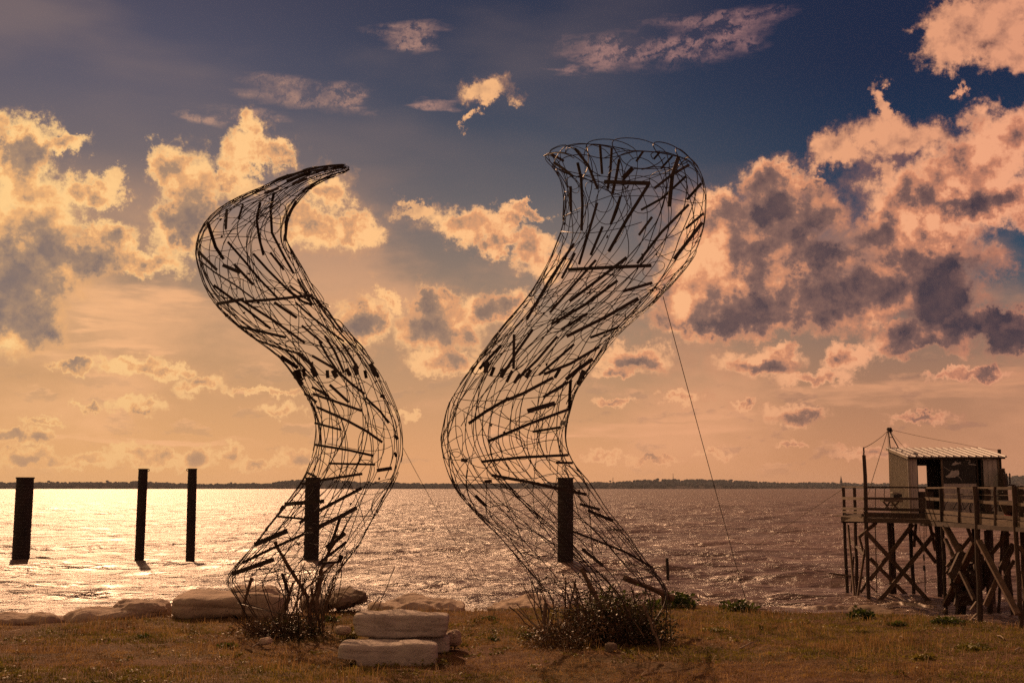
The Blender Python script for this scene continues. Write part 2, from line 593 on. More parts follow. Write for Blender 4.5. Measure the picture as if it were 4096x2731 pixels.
M = {}
M['wire'] = simple('rusty_steel_rod', (0.014, 0.009, 0.008), (0.038, 0.021, 0.015), 30, 0.55, 0, spec=0.25)
M['lath'] = simple('weathered_lath', (0.015, 0.010, 0.009), (0.042, 0.027, 0.021), 14, 0.7, 0.002, vary=0.5)
M['dead'] = simple('dead_stick', (0.06, 0.036, 0.022), (0.17, 0.105, 0.065), 22, 0.8, 0.003, vary=0.5)
M['pile'] = simple('black_steel_pile', (0.010, 0.008, 0.009), (0.030, 0.020, 0.018), 2.5, 0.75, 0.01, stretch=(1, 1, .5), vary=0.3)
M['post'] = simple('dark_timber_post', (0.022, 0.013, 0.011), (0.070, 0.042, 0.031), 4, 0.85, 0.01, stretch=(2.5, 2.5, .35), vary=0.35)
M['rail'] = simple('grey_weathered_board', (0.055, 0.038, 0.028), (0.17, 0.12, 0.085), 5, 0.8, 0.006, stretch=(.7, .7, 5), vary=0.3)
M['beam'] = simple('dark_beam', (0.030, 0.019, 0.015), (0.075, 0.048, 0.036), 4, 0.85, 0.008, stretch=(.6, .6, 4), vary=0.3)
M['brace'] = simple('brace_timber', (0.040, 0.024, 0.018), (0.12, 0.072, 0.048), 5, 0.85, 0.008, vary=0.6)
M['whitewall'] = simple('whitewashed_board', (0.26, 0.225, 0.21), (0.46, 0.40, 0.37), 3, 0.7, 0.004, stretch=(3, 3, .6), vary=0.2)
M['tin'] = simple('painted_corrugated_sheet', (0.20, 0.17, 0.14), (0.32, 0.27, 0.22), 2.2, 0.45, 0.0, stretch=(1, 1, .5))
M['roof'] = simple('roof_sheet', (0.13, 0.11, 0.105), (0.21, 0.18, 0.17), 2.0, 0.42, 0.0)
M['black'] = simple('black_board', (0.012, 0.010, 0.010), (0.03, 0.026, 0.024), 5, 0.6, 0.0)
M['dark_wood'] = simple('dark_interior_wood', (0.02, 0.013, 0.010), (0.05, 0.032, 0.024), 4, 0.8, 0.003)
M['paint'] = simple('chalk_paint', (0.25, 0.23, 0.22), (0.45, 0.42, 0.40), 14, 0.8, 0)
M['rope'] = simple('rope', (0.09, 0.065, 0.05), (0.18, 0.13, 0.10), 30, 0.9, 0)
M['metal'] = simple('dark_painted_metal', (0.03, 0.026, 0.03), (0.07, 0.055, 0.055), 8, 0.5, 0, metal=0.3)
M['red'] = simple('red_plastic', (0.25, 0.02, 0.02), (0.35, 0.04, 0.03), 5, 0.4, 0)
M['net'] = simple('net_twine', (0.20, 0.15, 0.11), (0.32, 0.25, 0.18), 30, 0.9, 0)


def stone_material(name, c1, c2, c3):
    m, T, b, tc, geo = material(name)
    p = geo.outputs['Position']
    n = T.noise(p, 3.0, 9, 0.62)
    n2 = T.noise(p, 22, 8, 0.65)
    col = T.mix(T.maprange(n, 0.35, 0.65), c1, c2)
    col = T.mix(T.maprange(n2, 0.58, 0.75), col, c3)
    pit = T.voronoi(p, 28)
    h = T.math('ADD', T.math('MULTIPLY', n2, 0.7), T.math('MULTIPLY', T.maprange(pit, 0.0, 0.35), 0.16))
    setp(T, b, color=col, rough=0.9, spec=0.2, normal=bump(T, h, 0.024))
    return m


M['stone'] = stone_material('cut_limestone', (0.30, 0.25, 0.22), (0.42, 0.36, 0.31), (0.20, 0.15, 0.13))
M['rock'] = stone_material('shore_limestone', (0.27, 0.20, 0.15), (0.42, 0.32, 0.24), (0.14, 0.10, 0.075))
M['darkrock'] = stone_material('brown_rock', (0.12, 0.085, 0.06), (0.21, 0.15, 0.105), (0.06, 0.04, 0.03))

# turf soil
mt, T, b, tc, geo = material('turf_soil')
p = geo.outputs['Position']
n1 = T.noise(p, 0.7, 6, 0.6)
n2 = T.noise(p, 9, 8, 0.7)
n3 = T.noise(T.vec('MULTIPLY', p, (30, 60, 30)), 1.0, 4, 0.7)
col = T.mix(T.maprange(n1, 0.42, 0.62), (0.105, 0.048, 0.022), (0.085, 0.056, 0.018))
col = T.mix(T.maprange(n2, 0.48, 0.70), col, (0.21, 0.12, 0.058))
col = T.mix(T.maprange(n3, 0.6, 0.8), col, (0.035, 0.020, 0.010))
sx, sy, sz = T.sep(p)
col = T.mix(T.maprange(sz, -0.25, -0.9), col, (0.19, 0.13, 0.085))
h = T.math('ADD', n2, T.math('MULTIPLY', n3, 0.5))
setp(T, b, color=col, rough=0.95, spec=0.15, normal=bump(T, h, 0.05))
M['soil'] = mt


def blade_material(name, ca, cb, cc, trans=0.35, rough=0.6, spec=0.3):
    """thin plant matter: colour varies from place to place, light comes through"""
    m, T, b, tc, geo = material(name)
    p = geo.outputs['Position']
    n1 = T.noise(p, 0.9, 4, 0.6)
    n2 = T.noise(p, 26, 3, 0.6)
    col = T.mix(T.maprange(n1, 0.4, 0.62), ca, cb)
    col = T.mix(T.maprange(n2, 0.5, 0.7), col, cc)
    n3 = T.noise(p, 3.6, 5, 0.65)
    col = T.mix(T.maprange(n3, 0.56, 0.40, 0, 0.75), col, (ca[0] * .30, ca[1] * .28, ca[2] * .3))
    setp(T, b, color=col, rough=rough, spec=spec)
    tr = T.n.new('ShaderNodeBsdfTranslucent')
    T._in(tr, 0, col)
    mx = T.n.new('ShaderNodeMixShader')
    mx.inputs[0].default_value = trans
    out = [x for x in T.n if x.type == 'OUTPUT_MATERIAL'][0]
    T.l.new(b.outputs[0], mx.inputs[1])
    T.l.new(tr.outputs[0], mx.inputs[2])
    T.l.new(mx.outputs[0], out.inputs[0])
    return m


M['straw'] = blade_material('dry_grass', (0.28, 0.155, 0.058), (0.37, 0.24, 0.082), (0.54, 0.37, 0.18), 0.35)
M['green'] = blade_material('green_grass', (0.14, 0.13, 0.018), (0.23, 0.185, 0.03), (0.30, 0.23, 0.05), 0.35)
M['litter'] = blade_material('pale_straw', (0.42, 0.28, 0.15), (0.5, 0.36, 0.20), (0.62, 0.48, 0.30), 0.3)
M['leaf'] = blade_material('broad_leaf', (0.055, 0.080, 0.013), (0.075, 0.10, 0.015), (0.11, 0.13, 0.022), 0.5, 0.5, 0.3)
M['bushleaf'] = blade_material('bush_leaf', (0.040, 0.042, 0.012), (0.060, 0.055, 0.014), (0.10, 0.07, 0.03), 0.3, 0.5, 0.3)
M['dryleaf'] = blade_material('dry_leaf', (0.085, 0.045, 0.02), (0.12, 0.06, 0.026), (0.2, 0.12, 0.06), 0.3, 0.55, 0.3)
M['flower'] = simple('yellow_petals', (0.7, 0.42, 0.03), (0.8, 0.5, 0.05), 20, 0.6, 0)
M['wood'] = simple('far_wood', (0.040, 0.052, 0.064), (0.065, 0.076, 0.085), 0.02, 1.0, 0, detail=6, spec=0.0)  # blue-grey of distant air mixed into the tree colour
M['farland'] = simple('far_land', (0.04, 0.04, 0.045), (0.07, 0.06, 0.06), 0.004, 1.0, 0, spec=0.0)

# brown estuary water
mw, T, b, tc, geo = material('estuary_water')
p = geo.outputs['Position']
wx, wy, wz = T.sep(p)
dist = T.vec('LENGTH', p, out=1)
logd = T.maprange(T.math('LOGARITHM', dist, 10.0), math.log10(25), math.log10(900))
a1 = T.noise(T.vec('MULTIPLY', p, (0.75, 1.25, 1)), 1.35, 7, 0.60, dist=0.4)
a2 = T.noise(T.vec('MULTIPLY', p, (0.8, 1.7, 1)), 0.42, 5, 0.55, dist=0.5)
a3 = T.noise(T.vec('MULTIPLY', p, (0.16, 0.30, 1)), 0.42, 5, 0.6)
h = T.math('ADD', T.math('MULTIPLY', a1, 0.27), T.math('MULTIPLY', a2, 0.85))
h = T.math('ADD', h, T.math('MULTIPLY', a3, 2.6))
nrm = bump(T, h, 1.0, 1.0)
turb = T.noise(T.vec('MULTIPLY', p, (0.05, 0.12, 1)), 1.0, 5, 0.55)
wcol = T.mix(T.maprange(turb, 0.4, 0.6), (0.115, 0.076, 0.060), (0.165, 0.108, 0.084))
rg = T.math('ADD', T.maprange(logd, 0, 1, 0.26, 0.43), T.math('MULTIPLY_ADD', a1, 0.12, -0.06))
setp(T, b, color=wcol, rough=rg, ior=1.333, spec=0.44, normal=nrm)
M['water'] = mw
mf, T, b, tc, geo = material('surf_foam')
n = T.noise(geo.outputs['Position'], 9, 6, 0.7)
setp(T, b, color=T.mix(T.maprange(n, 0.35, 0.65), (0.14, 0.088, 0.062), (0.27, 0.19, 0.14)), rough=0.5, normal=bump(T, n, 0.02))
M['foam'] = mf


# ------------------------------------------------------------------ ground
WATER_Z = -2.55
EDGE = [(-600, 2505), (0, 2500), (250, 2490), (600, 2465), (800, 2462), (1000, 2462), (1250, 2440), (1480, 2430), (1700, 2438), (2000, 2440), (2200, 2432), (2500, 2420),
        (2800, 2415), (3000, 2432), (3150, 2450), (3300, 2448), (3450, 2452), (3600, 2462), (3800, 2475), (4096, 2515), (4700, 2560)]
_ex, _ey = [], []
for xs, ys in EDGE:
    q = PZ(xs, ys, 0.0)
    _ex.append(q.x); _ey.append(q.y)
_ex = np.array(_ex); _ey = np.array(_ey)


def edge_y(x):
    return np.interp(x, _ex, _ey)


def vnoise(x, y, s, seed=0):
    """smooth value noise with numpy"""
    x = np.asarray(x, float) * s + seed * 17.3
    y = np.asarray(y, float) * s + seed * 5.1
    xi, yi = np.floor(x).astype(int), np.floor(y).astype(int)
    fx, fy = x - xi, y - yi
    fx = fx * fx * (3 - 2 * fx); fy = fy * fy * (3 - 2 * fy)

    def hsh(i, j):
        n = (i * 374761393 + j * 668265263 + seed * 974711) & 0x7fffffff
        n = ((n ^ (n >> 13)) * 1274126177) & 0x7fffffff
        return ((n ^ (n >> 16)) & 0xffff) / 65535.0
    return (hsh(xi, yi) * (1 - fx) + hsh(xi + 1, yi) * fx) * (1 - fy) + (hsh(xi, yi + 1) * (1 - fx) + hsh(xi + 1, yi + 1) * fx) * fy


def fbm(x, y, s, oct=4, seed=0):
    a, t, w = 1.0, 0.0, 0.0
    for o in range(oct):
        t = t + a * vnoise(x, y, s * 2 ** o, seed + o)
        w += a
        a *= 0.5
    return t / w


def ground_z(x, y):
    x = np.asarray(x, float); y = np.asarray(y, float)
    ye = edge_y(x) + (fbm(x, y * 0, 0.9, 3, 5) - 0.5) * 0.7
    t = np.clip((y - ye + 0.1) / 5.0, 0, 1)
    t = t * t * (3 - 2 * t) * 0.55 + 0.45 * np.sqrt(t)
    z = -3.2 * t
    z = z + (fbm(x, y, 0.8, 4, 1) - 0.5) * 0.10 * np.clip(1 - t * 2, 0.3, 1) + (fbm(x, y, 6, 3, 2) - 0.5) * 0.035
    # muddy shore reaching out under the pier
    m = np.clip((x - 9) / 5, 0, 1) * np.clip(1 - np.abs(y - 30) / 9, 0, 1)
    z = np.maximum(z, np.where(y > ye + 2, -3.1 + 0.62 * m + (fbm(x, y, 0.7, 3, 9) - .5) * .3, -50))
    return z


def gz(x, y):
    return float(ground_z(np.array([x]), np.array([y]))[0])


def grid_mesh(name, xs, ys, zf, mat, kind='structure'):
    X, Y = np.meshgrid(xs, ys)
    Z = zf(X, Y)
    v = np.stack([X.ravel(), Y.ravel(), Z.ravel()], 1)
    nx, ny = len(xs), len(ys)
    i = np.arange(nx * ny).reshape(ny, nx)
    f = np.stack([i[:-1, :-1].ravel(), i[:-1, 1:].ravel(), i[1:, 1:].ravel(), i[1:, :-1].ravel()], 1)
    o = np_mesh(name, v, f, mat, smooth=True)
    o['kind'] = kind
    return o


gx = np.concatenate([np.linspace(-90, -13, 24)[:-1], np.linspace(-13, 13, 420), np.linspace(13, 90, 40)[1:]])
gy = np.concatenate([np.linspace(-60, 7, 20)[:-1], np.linspace(7, 22, 300), np.linspace(22, 44, 50)[1:]])
ground = grid_mesh('ground', gx, gy, ground_z, M['soil'])

# seabed so that nothing is hollow under the water
sb = MB().add([(-400, 20, -3.4), (400, 20, -3.4), (400, 60, -3.6), (-400, 60, -3.6)], [(0, 1, 2, 3)]).build('seabed', M['soil'])
sb['kind'] = 'structure'

# ------------------------------------------------------------------ water: one sheet to the far shore, swell as real relief
rows = np.concatenate([np.geomspace(16.5, 400, 640), np.geomspace(400, 6400, 120)[1:]])
tans = np.concatenate([[-2.0, -1.5, -1.1, -0.8], np.linspace(-0.62, 0.62, 560), [0.8, 1.1, 1.5, 2.0]])
TX, RY = np.meshgrid(tans, rows)
WXg = TX * RY
WYg = RY.copy()
Z = np.zeros_like(WXg)
cell = np.gradient(rows)[:, None] + 0 * TX
waves = []
for i in range(46):
    L = 0.9 * (1.105 ** i) * rng.uniform(0.9, 1.1)
    if L > 16:
        L = rng.uniform(1.2, 9)
    ang = math.radians(-90 + rng.normal(8, 26))
    k = 2 * math.pi / L
    waves.append((k * math.cos(ang), k * math.sin(ang), 0.0125 * L ** 0.72, rng.uniform(0, 6.28), L))
amp_mod = 0.45 + 1.1 * fbm(WXg, WYg, 0.11, 3, 21)
for kx, ky, A, ph, L in waves:
    fade = np.clip((L / np.maximum(cell, 1e-3) - 3.0) / 3.0, 0, 1)
    phs = kx * WXg + ky * WYg + ph + 2.2 * fbm(WXg, WYg, 0.05, 2, 3)
    Z += A * fade * (1 - np.abs(np.sin(phs / 2)) * 2 * 0.9) * amp_mod * 0.75
Z -= Z.mean()
shore = np.clip((RY - 22) / 14, 0.25, 1)
Z = Z * shore + WATER_Z
nr, nc = Z.shape
i = np.arange(nr * nc).reshape(nr, nc)
faces = np.stack([i[:-1, :-1].ravel(), i[:-1, 1:].ravel(), i[1:, 1:].ravel(), i[1:, :-1].ravel()], 1)
water = np_mesh('water', np.stack([WXg.ravel(), WYg.ravel(), Z.ravel()], 1), faces, M['water'], smooth=True)
water['kind'] = 'structure'

# breaking wavelets near the shore
def surf(xs0, ys0, xs1, ys1, wid, seed):
    a, c = PZ(xs0, ys0, WATER_Z + 0.05), PZ(xs1, ys1, WATER_Z + 0.05)
    n = 40
    rr = random.Random(seed)
    vs, fs = [], []
    for k in range(n + 1):
        t = k / n
        q = a.lerp(c, t)
        w = wid * (0.25 + 0.75 * math.sin(math.pi * t)) * rr.uniform(0.5, 1.2)
        q = q + Vector((0, 0.25 * math.sin(t * 9 + seed) + rr.uniform(-.05, .05), 0))
        hgt = 0.10 * math.sin(math.pi * t) * rr.uniform(0.6, 1.2)
        for (oy, oz) in ((-w, -0.02), (-w * .45, hgt * .9), (0, hgt * 1.25), (w * .5, hgt * .6), (w * 1.1, -0.02)):
            vs.append(q + Vector((0, oy, oz)))
    for k in range(n):
        for j in range(4):
            o = k * 5 + j
            fs.append((o, o + 5, o + 6, o + 1))
    return vs, fs


mb = MB()
for args in ((2705, 2382, 2830, 2390, .30, 1), (3120, 2425, 3560, 2440, .30, 2), (2850, 2402, 3050, 2408, .16, 3), (3500, 2412, 3760, 2425, .3, 4)):
    mb.add(*surf(*args))
fo = mb.build('foam', M['foam'], smooth=True)
fo['kind'] = 'stuff'
fo['label'] = 'pale foam of small waves breaking below the grass bank'

# ------------------------------------------------------------------ far shore
PROFILE = [(-900, 14), (0, 18), (120, 15), (250, 19), (330, 17), (520, 18), (560, 21), (700, 15), (850, 12), (1000, 14), (1080, 14), (1150, 22), (1250, 27), (1330, 27), (1400, 19), (1500, 17), (1700, 14),
           (1900, 13), (2100, 15), (2300, 17), (2480, 19), (2600, 25), (2760, 26), (2900, 24), (3000, 20), (3100, 15), (3300, 17), (3500, 13), (3700, 12), (3850, 12), (4000, 32), (4200, 46), (5000, 40)]


def shore_h(az_x):
    """height in metres at 5200 m of the far skyline, x as tangent of the bearing"""
    xs = az_x * FSRC + 2048
    return np.interp(xs, [q[0] for q in PROFILE], [q[1] for q in PROFILE]) / FSRC * 5200 * 1.45


fx = np.linspace(-1.4, 1.4, 700)
v, f = [], []
prof_y = [5000, 5040, 5200, 5700, 6500]
for ti, t in enumerate(fx):
    hh = float(shore_h(t)) + 4.2
    jag = (float(fbm(np.array([t * 300]), np.array([0.0]), 1, 3, 8)[0]) - .5) * 6
    for j, y in enumerate(prof_y):
        zz = [WATER_Z - 1, WATER_Z + 2.5, WATER_Z + max(5, hh * .55 + jag * .3), WATER_Z + max(6, hh * 0.82), WATER_Z + 4][j]
        v.append((t * y, y, zz))
m5 = len(prof_y)
for k in range(len(fx) - 1):
    for j in range(m5 - 1):
        o = k * m5 + j
        f.append((o, o + m5, o + m5 + 1, o + 1))
fs_ = np_mesh('far_shore', v, f, M['farland'])
fs_['kind'] = 'structure'

# woods on the far shore: thousands of crowns in one mass
ico_v, ico_f = [], []
t_ = (1 + 5 ** .5) / 2
for p_ in [(-1, t_, 0), (1, t_, 0), (-1, -t_, 0), (1, -t_, 0), (0, -1, t_), (0, 1, t_), (0, -1, -t_), (0, 1, -t_), (t_, 0, -1), (t_, 0, 1), (-t_, 0, -1), (-t_, 0, 1)]:
    ico_v.append(Vector(p_).normalized())
ico_f = [(0, 11, 5), (0, 5, 1), (0, 1, 7), (0, 7, 10), (0, 10, 11), (1, 5, 9), (5, 11, 4), (11, 10, 2), (10, 7, 6), (7, 1, 8), (3, 9, 4), (3, 4, 2), (3, 2, 6), (3, 6, 8), (3, 8, 9), (4, 9, 5), (2, 4, 11), (6, 2, 10), (8, 6, 7), (9, 8, 1)]
IV = np.array([tuple(q) for q in ico_v]); IF = np.array(ico_f)
n = 7000
tt = rng.uniform(-0.9, 0.9, n)
yy = rng.uniform(5030, 5500, n)
hh = shore_h(tt) + 4.2
top = WATER_Z + hh * np.clip(0.45 + (yy - 5030) / 470 * 0.6, 0, 1.0) + rng.normal(0, 0.8, n)
big = rng.random(n) < 0.05
rad = rng.uniform(4, 9, n)
top = top + np.where(big, rng.uniform(1.5, 6, n), 0)
rad = np.where(big, rng.uniform(4, 7, n), rad)
vv = IV[None] * rad[:, None, None] * np.array([1.3, 1.2, 0.9])[None, None] * (1 + rng.normal(0, .16, (n, 12, 1)))
vv = vv + np.stack([tt * yy, yy, top - rad * .85], 1)[:, None]
ff = IF[None] + (np.arange(n) * 12)[:, None, None]
fw = np_mesh('far_woods', vv.reshape(-1, 3), ff.reshape(-1, 3), M['wood'])
fw['kind'] = 'stuff'
fw['label'] = 'dark wooded far bank along the whole horizon'


def far_at(xs, Y, zb):
    d = ray(xs, 1940)
    return Vector((d.x / d.y * Y, Y, zb))


# church with a pointed steeple, radio masts, water tower, all on the far bank
q = far_at(3365, 5030, WATER_Z + 6)
e = empty('church', q, 'tiny dark church with a pointed steeple on the horizon behind the pier railing', 'church')
s1 = MB().box(q + Vector((0, 0, 8)), (9, 9, 18)).build('tower', M['farland'])
mb = MB()
hx = 5.0
mb.add([q + Vector((x, y, 17.3)) for x, y in ((-hx, -hx), (hx, -hx), (hx, hx), (-hx, hx))] + [q + Vector((0, 0, 50))], [(0, 1, 4), (1, 2, 4), (2, 3, 4), (3, 0, 4), (3, 2, 1, 0)])
s2 = mb.build('spire', M['farland'])
s3 = MB().box(q + Vector((14, 0, 4)), (18, 10, 12)).build('nave', M['farland'])
adopt(e, s1, s2, s3)


def mast(xs, hgt, label):
    q = far_at(xs, 5100, WATER_Z + 8)
    e = empty('radio_mast', q, label, 'mast', 'thin masts on the far shore')
    a = MB().tube([q, q + Vector((0, 0, hgt))], [1.3, 0.7], 4).build('pole', M['farland'])
    adopt(e, a)
    for k in range(3):
        adopt(e, MB().box(q + Vector((0, 0, hgt * (0.5 + .2 * k))), (4.5 - k, 1.5, 2.2)).build('antenna', M['farland']))


mast(2693, 56, 'taller of two thin radio masts on the horizon, right of the right wire sculpture')
mast(2452, 40, 'shorter radio mast on the horizon, beside the right sculpture and its steel pile')
mast(3112, 24, 'small mast on the horizon between the long guy wire and the pier')

# ------------------------------------------------------------------ steel piles in the water
def pile(xc_top, y_top, xc_bot, y_bot, wpx, label, lug=0):
    base = PZ(xc_bot, y_bot, WATER_Z)
    Y = base.y
    topp = PY(xc_top, y_top, Y)
    r = wpx / 2 * Y / FSRC
    e = empty('mooring_pile', base, label, 'mooring pile', 'steel mooring piles standing in the water')
    n = 60
    vs, fs = [], []
    ns = 20
    low = base + Vector((0, 0, -0.9))
    for k in range(n + 1):
        t = k / n
        c = low.lerp(topp, t)
        rr = r * (1.0 + (0.035 if k % 2 else 0.0) * (1 if t < .93 else 0)) * (0.985 + .03 * random.random())
        for j in range(ns):
            a = 2 * math.pi * j / ns
            vs.append(c + Vector((math.cos(a) * rr, math.sin(a) * rr, 0)))
    for k in range(n):
        for j in range(ns):
            j2 = (j + 1) % ns
            fs.append((k * ns + j, k * ns + j2, (k + 1) * ns + j2, (k + 1) * ns + j))
    fs.append(tuple(n * ns + j for j in range(ns)))
    sh = MB().add(vs, fs).build('shaft', M['pile'])
    cap = MB().tube([topp + Vector((0, 0, -r * .12)), topp + Vector((0, 0, r * .06))], r * 1.08, 20).build('cap', M['pile'])
    adopt(e, sh, cap)
    if lug:
        s = 1 if lug > 0 else -1
        c = topp + Vector((s * r * 1.12, 0, -r * .26))
        pts = [c + Vector((math.cos(a) * r * .24, 0, math.sin(a) * r * .24)) for a in [2 * math.pi * k / 10 for k in range(10)]]
        lg = MB().tube(pts, r * .09, 5, closed=True).build('lug', M['pile'])
        adopt(e, lg)


pile(101, 1910, 82, 2238, 66, 'thickest black steel pile, standing alone at the far left of the water')
pile(573, 1875, 556, 2245, 36, 'slim black pile left of its twin, ring lug on its right side', 1)
pile(770, 1874, 761, 2238, 35, 'slim black pile nearest the left wire sculpture, ring lug on its left side', -1)
pile(1251, 1910, 1245, 2235, 58, 'black steel pile seen through the wires of the left sculpture')
pile(2262, 1911, 2261, 2259, 62, 'black steel pile seen through the wires of the right sculpture')
b0 = PZ(2673, 2326, WATER_Z)
t0 = PY(2668, 2230, b0.y)
st = MB().tube([b0 + Vector((0, 0, -.6)), b0.lerp(t0, .5), t0], 6.0 * b0.y / FSRC, 10).build('stake', M['pile'])
tag(st, 'short thin dark stake in the shallows right of the right sculpture', 'stake')


# ------------------------------------------------------------------ wire sculptures
def Z1(x, y): return (700 + x / 1.568, 600 + y / 1.568)
def Z2(x, y): return (700 + x / 1.568, 1500 + y / 1.568)
def Z3(x, y): return (1700 + x / 1.4258, 500 + y / 1.4258)
def Z4(x, y): return (1700 + x / 1.4255, 1500 + y / 1.4255)


L_ROWS = [Z1(*a) + Z1(*b) for a, b in [
    ((1075, 92), (1106, 114)), ((1030, 91), (1070, 137)), ((960, 97), (1000, 165)), ((850, 115), (930, 195)), ((740, 150), (850, 240)), ((640, 187), (790, 300)), ((540, 238), (735, 372)),
    ((430, 287), (708, 440)), ((320, 350), (694, 500)), ((230, 425), (698, 560)), ((165, 520), (720, 605)), ((138, 640), (755, 662)),
    ((155, 750), (803, 737)), ((200, 880), (850, 815)), ((265, 980), (903, 890)), ((350, 1070), (963, 970)), ((450, 1150), (1030, 1065)),
    ((560, 1228), (1110, 1162)), ((650, 1297), (1190, 1250)), ((710, 1370), (1252, 1345)), ((760, 1445), (1300, 1408))]]
L_ROWS += [Z2(*a) + Z2(*b) for a, b in [
    ((805, 100), (1340, 90)), ((845, 172), (1380, 180)), ((868, 250), (1412, 280)), ((878, 340), (1427, 380)), ((873, 440), (1428, 490)),
    ((852, 530), (1405, 590)), ((815, 630), (1365, 690)), ((755, 727), (1310, 780)), ((690, 812), (1258, 880)), ((615, 907), (1208, 970)),
    ((530, 1017), (1160, 1060)), ((440, 1128), (1100, 1140)), ((358, 1225), (1040, 1215)), ((333, 1300), (992, 1290)), ((385, 1390), (962, 1390)),
    ((430, 1490), (945, 1490)), ((500, 1600), (935, 1600))]]
R_ROWS = [Z3(*a) + Z3(*b) for a, b in [
    ((685, 182), (1480, 190)), ((738, 245), (1560, 275)), ((775, 320), (1595, 380)), ((790, 420), (1598, 470)), ((788, 500), (1592, 560)), ((778, 590), (1572, 650)),
    ((750, 670), (1545, 730)), ((715, 757), (1500, 800)), ((665, 852), (1440, 875)), ((605, 952), (1370, 950)), ((540, 1037), (1290, 1030)),
    ((470, 1117), (1205, 1105)), ((400, 1203), (1115, 1185)), ((335, 1290), (1040, 1270)), ((272, 1370), (975, 1360))]]
R_ROWS += [Z4(*a) + Z4(*b) for a, b in [
    ((225, 12), (915, 10)), ((175, 92), (865, 90)), ((130, 180), (833, 180)), ((105, 280), (810, 280)), ((92, 370), (803, 370)), ((105, 470), (822, 450)),
    ((135, 570), (865, 525)), ((180, 660), (930, 600)), ((250, 745), (990, 690)), ((330, 830), (1045, 775)), ((425, 920), (1110, 855)), ((500, 1010), (1175, 935)),
    ((560, 1097), (1240, 1030)), ((605, 1172), (1310, 1110)), ((638, 1250), (1372, 1190)), ((660, 1330), (1395, 1275)), ((672, 1420), (1395, 1370)), ((690, 1540), (1400, 1500))]]

# laths traced from the photograph: points, width (in the zoom's pixels)
L1 = [([(325, 372), (318, 495)], 15), ([(427, 340), (398, 435)], 12), ([(205, 455), (255, 610), (305, 685)], 21), ([(535, 330), (512, 440), (530, 560), (555, 660)], 16),
      ([(620, 270), (600, 370), (608, 520), (690, 680), (745, 775)], 16), ([(760, 320), (705, 420), (690, 570)], 16), ([(148, 638), (262, 752)], 18),
      ([(150, 690), (250, 768), (375, 845), (470, 915), (530, 960)], 10), ([(300, 722), (408, 768)], 22), ([(372, 718), (492, 845)], 17),
      ([(330, 575), (430, 690), (530, 810), (645, 930)], 15), ([(490, 650), (580, 750), (720, 890), (800, 950), (860, 972)], 15), ([(598, 643), (682, 752)], 15),
      ([(770, 810), (860, 970)], 14), ([(720, 850), (870, 970)], 12), ([(265, 965), (430, 935)], 19), ([(440, 950), (640, 935), (860, 910)], 17),
      ([(243, 848), (430, 985), (600, 1120)], 17), ([(415, 940), (620, 1070), (815, 1210)], 16), ([(622, 955), (765, 1052)], 18),
      ([(755, 955), (850, 1040), (990, 1150), (1060, 1200)], 13), ([(398, 1105), (695, 1175)], 17), ([(510, 1190), (650, 1240), (805, 1285)], 13),
      ([(795, 1100), (925, 1210)], 14), ([(940, 1165), (1000, 1260), (1060, 1395)], 15), ([(860, 920), (960, 1010), (1050, 1145)], 12), ([(1050, 1215), (1150, 1370)], 15),
      ([(665, 1295), (770, 1365)], 26), ([(770, 1272), (850, 1340), (890, 1410)], 22), ([(860, 1290), (1000, 1370), (1100, 1460), (1190, 1530)], 16),
      ([(905, 1200), (960, 1300), (1030, 1400)], 14), ([(740, 1390), (800, 1470)], 24), ([(765, 1375), (785, 1435)], 32), ([(805, 1370), (812, 1420)], 20), ([(860, 1365), (885, 1420)], 34),
      ([(955, 1380), (958, 1430)], 20), ([(990, 1380), (1012, 1425)], 30), ([(1075, 1370), (1100, 1415)], 24), ([(1130, 1350), (1140, 1410)], 26), ([(1190, 1380), (1200, 1430)], 20),
      ([(1225, 1340), (1265, 1415)], 30), ([(1265, 1395), (1275, 1425)], 20), ([(560, 272), (650, 240)], 14), ([(700, 195), (780, 165), (850, 135)], 16), ([(880, 135), (960, 112)], 14),
      ([(800, 262), (900, 195), (980, 160)], 10), ([(990, 105), (1075, 112)], 12), ([(735, 215), (830, 180)], 16)]
L2 = [([(860, 75), (940, 118)], 17), ([(835, 125), (885, 170)], 16), ([(865, 118), (1020, 170), (1175, 225)], 16), ([(970, 60), (1090, 170)], 17),
      ([(1195, 140), (1290, 230), (1340, 300)], 14), ([(890, 200), (1080, 285), (1200, 350), (1300, 420)], 16), ([(878, 300), (1040, 342)], 14),
      ([(875, 435), (1090, 470), (1245, 505)], 15), ([(970, 553), (1255, 560)], 14), ([(1268, 597), (1358, 583)], 22), ([(825, 608), (885, 638)], 14),
      ([(800, 682), (900, 660), (1175, 618)], 16), ([(690, 808), (935, 790)], 25), ([(665, 845), (685, 820)], 24), ([(645, 885), (800, 900)], 14),
      ([(780, 925), (900, 850), (1170, 708)], 19), ([(850, 975), (1040, 885), (1140, 830)], 25), ([(500, 1062), (705, 975)], 30), ([(425, 1175), (600, 1090), (810, 995)], 17),
      ([(360, 1245), (620, 1155)], 28), ([(1040, 880), (1000, 1000), (960, 1100)], 17), ([(950, 1080), (1065, 990)], 30), ([(900, 1180), (1075, 1045)], 17),
      ([(1030, 1170), (1045, 1130)], 26), ([(670, 1240), (710, 1360)], 15), ([(900, 1180), (1030, 1170)], 15), ([(1290, 128), (1312, 135)], 22), ([(1380, 380), (1396, 400)], 20), ([(1378, 485), (1388, 510)], 16)]
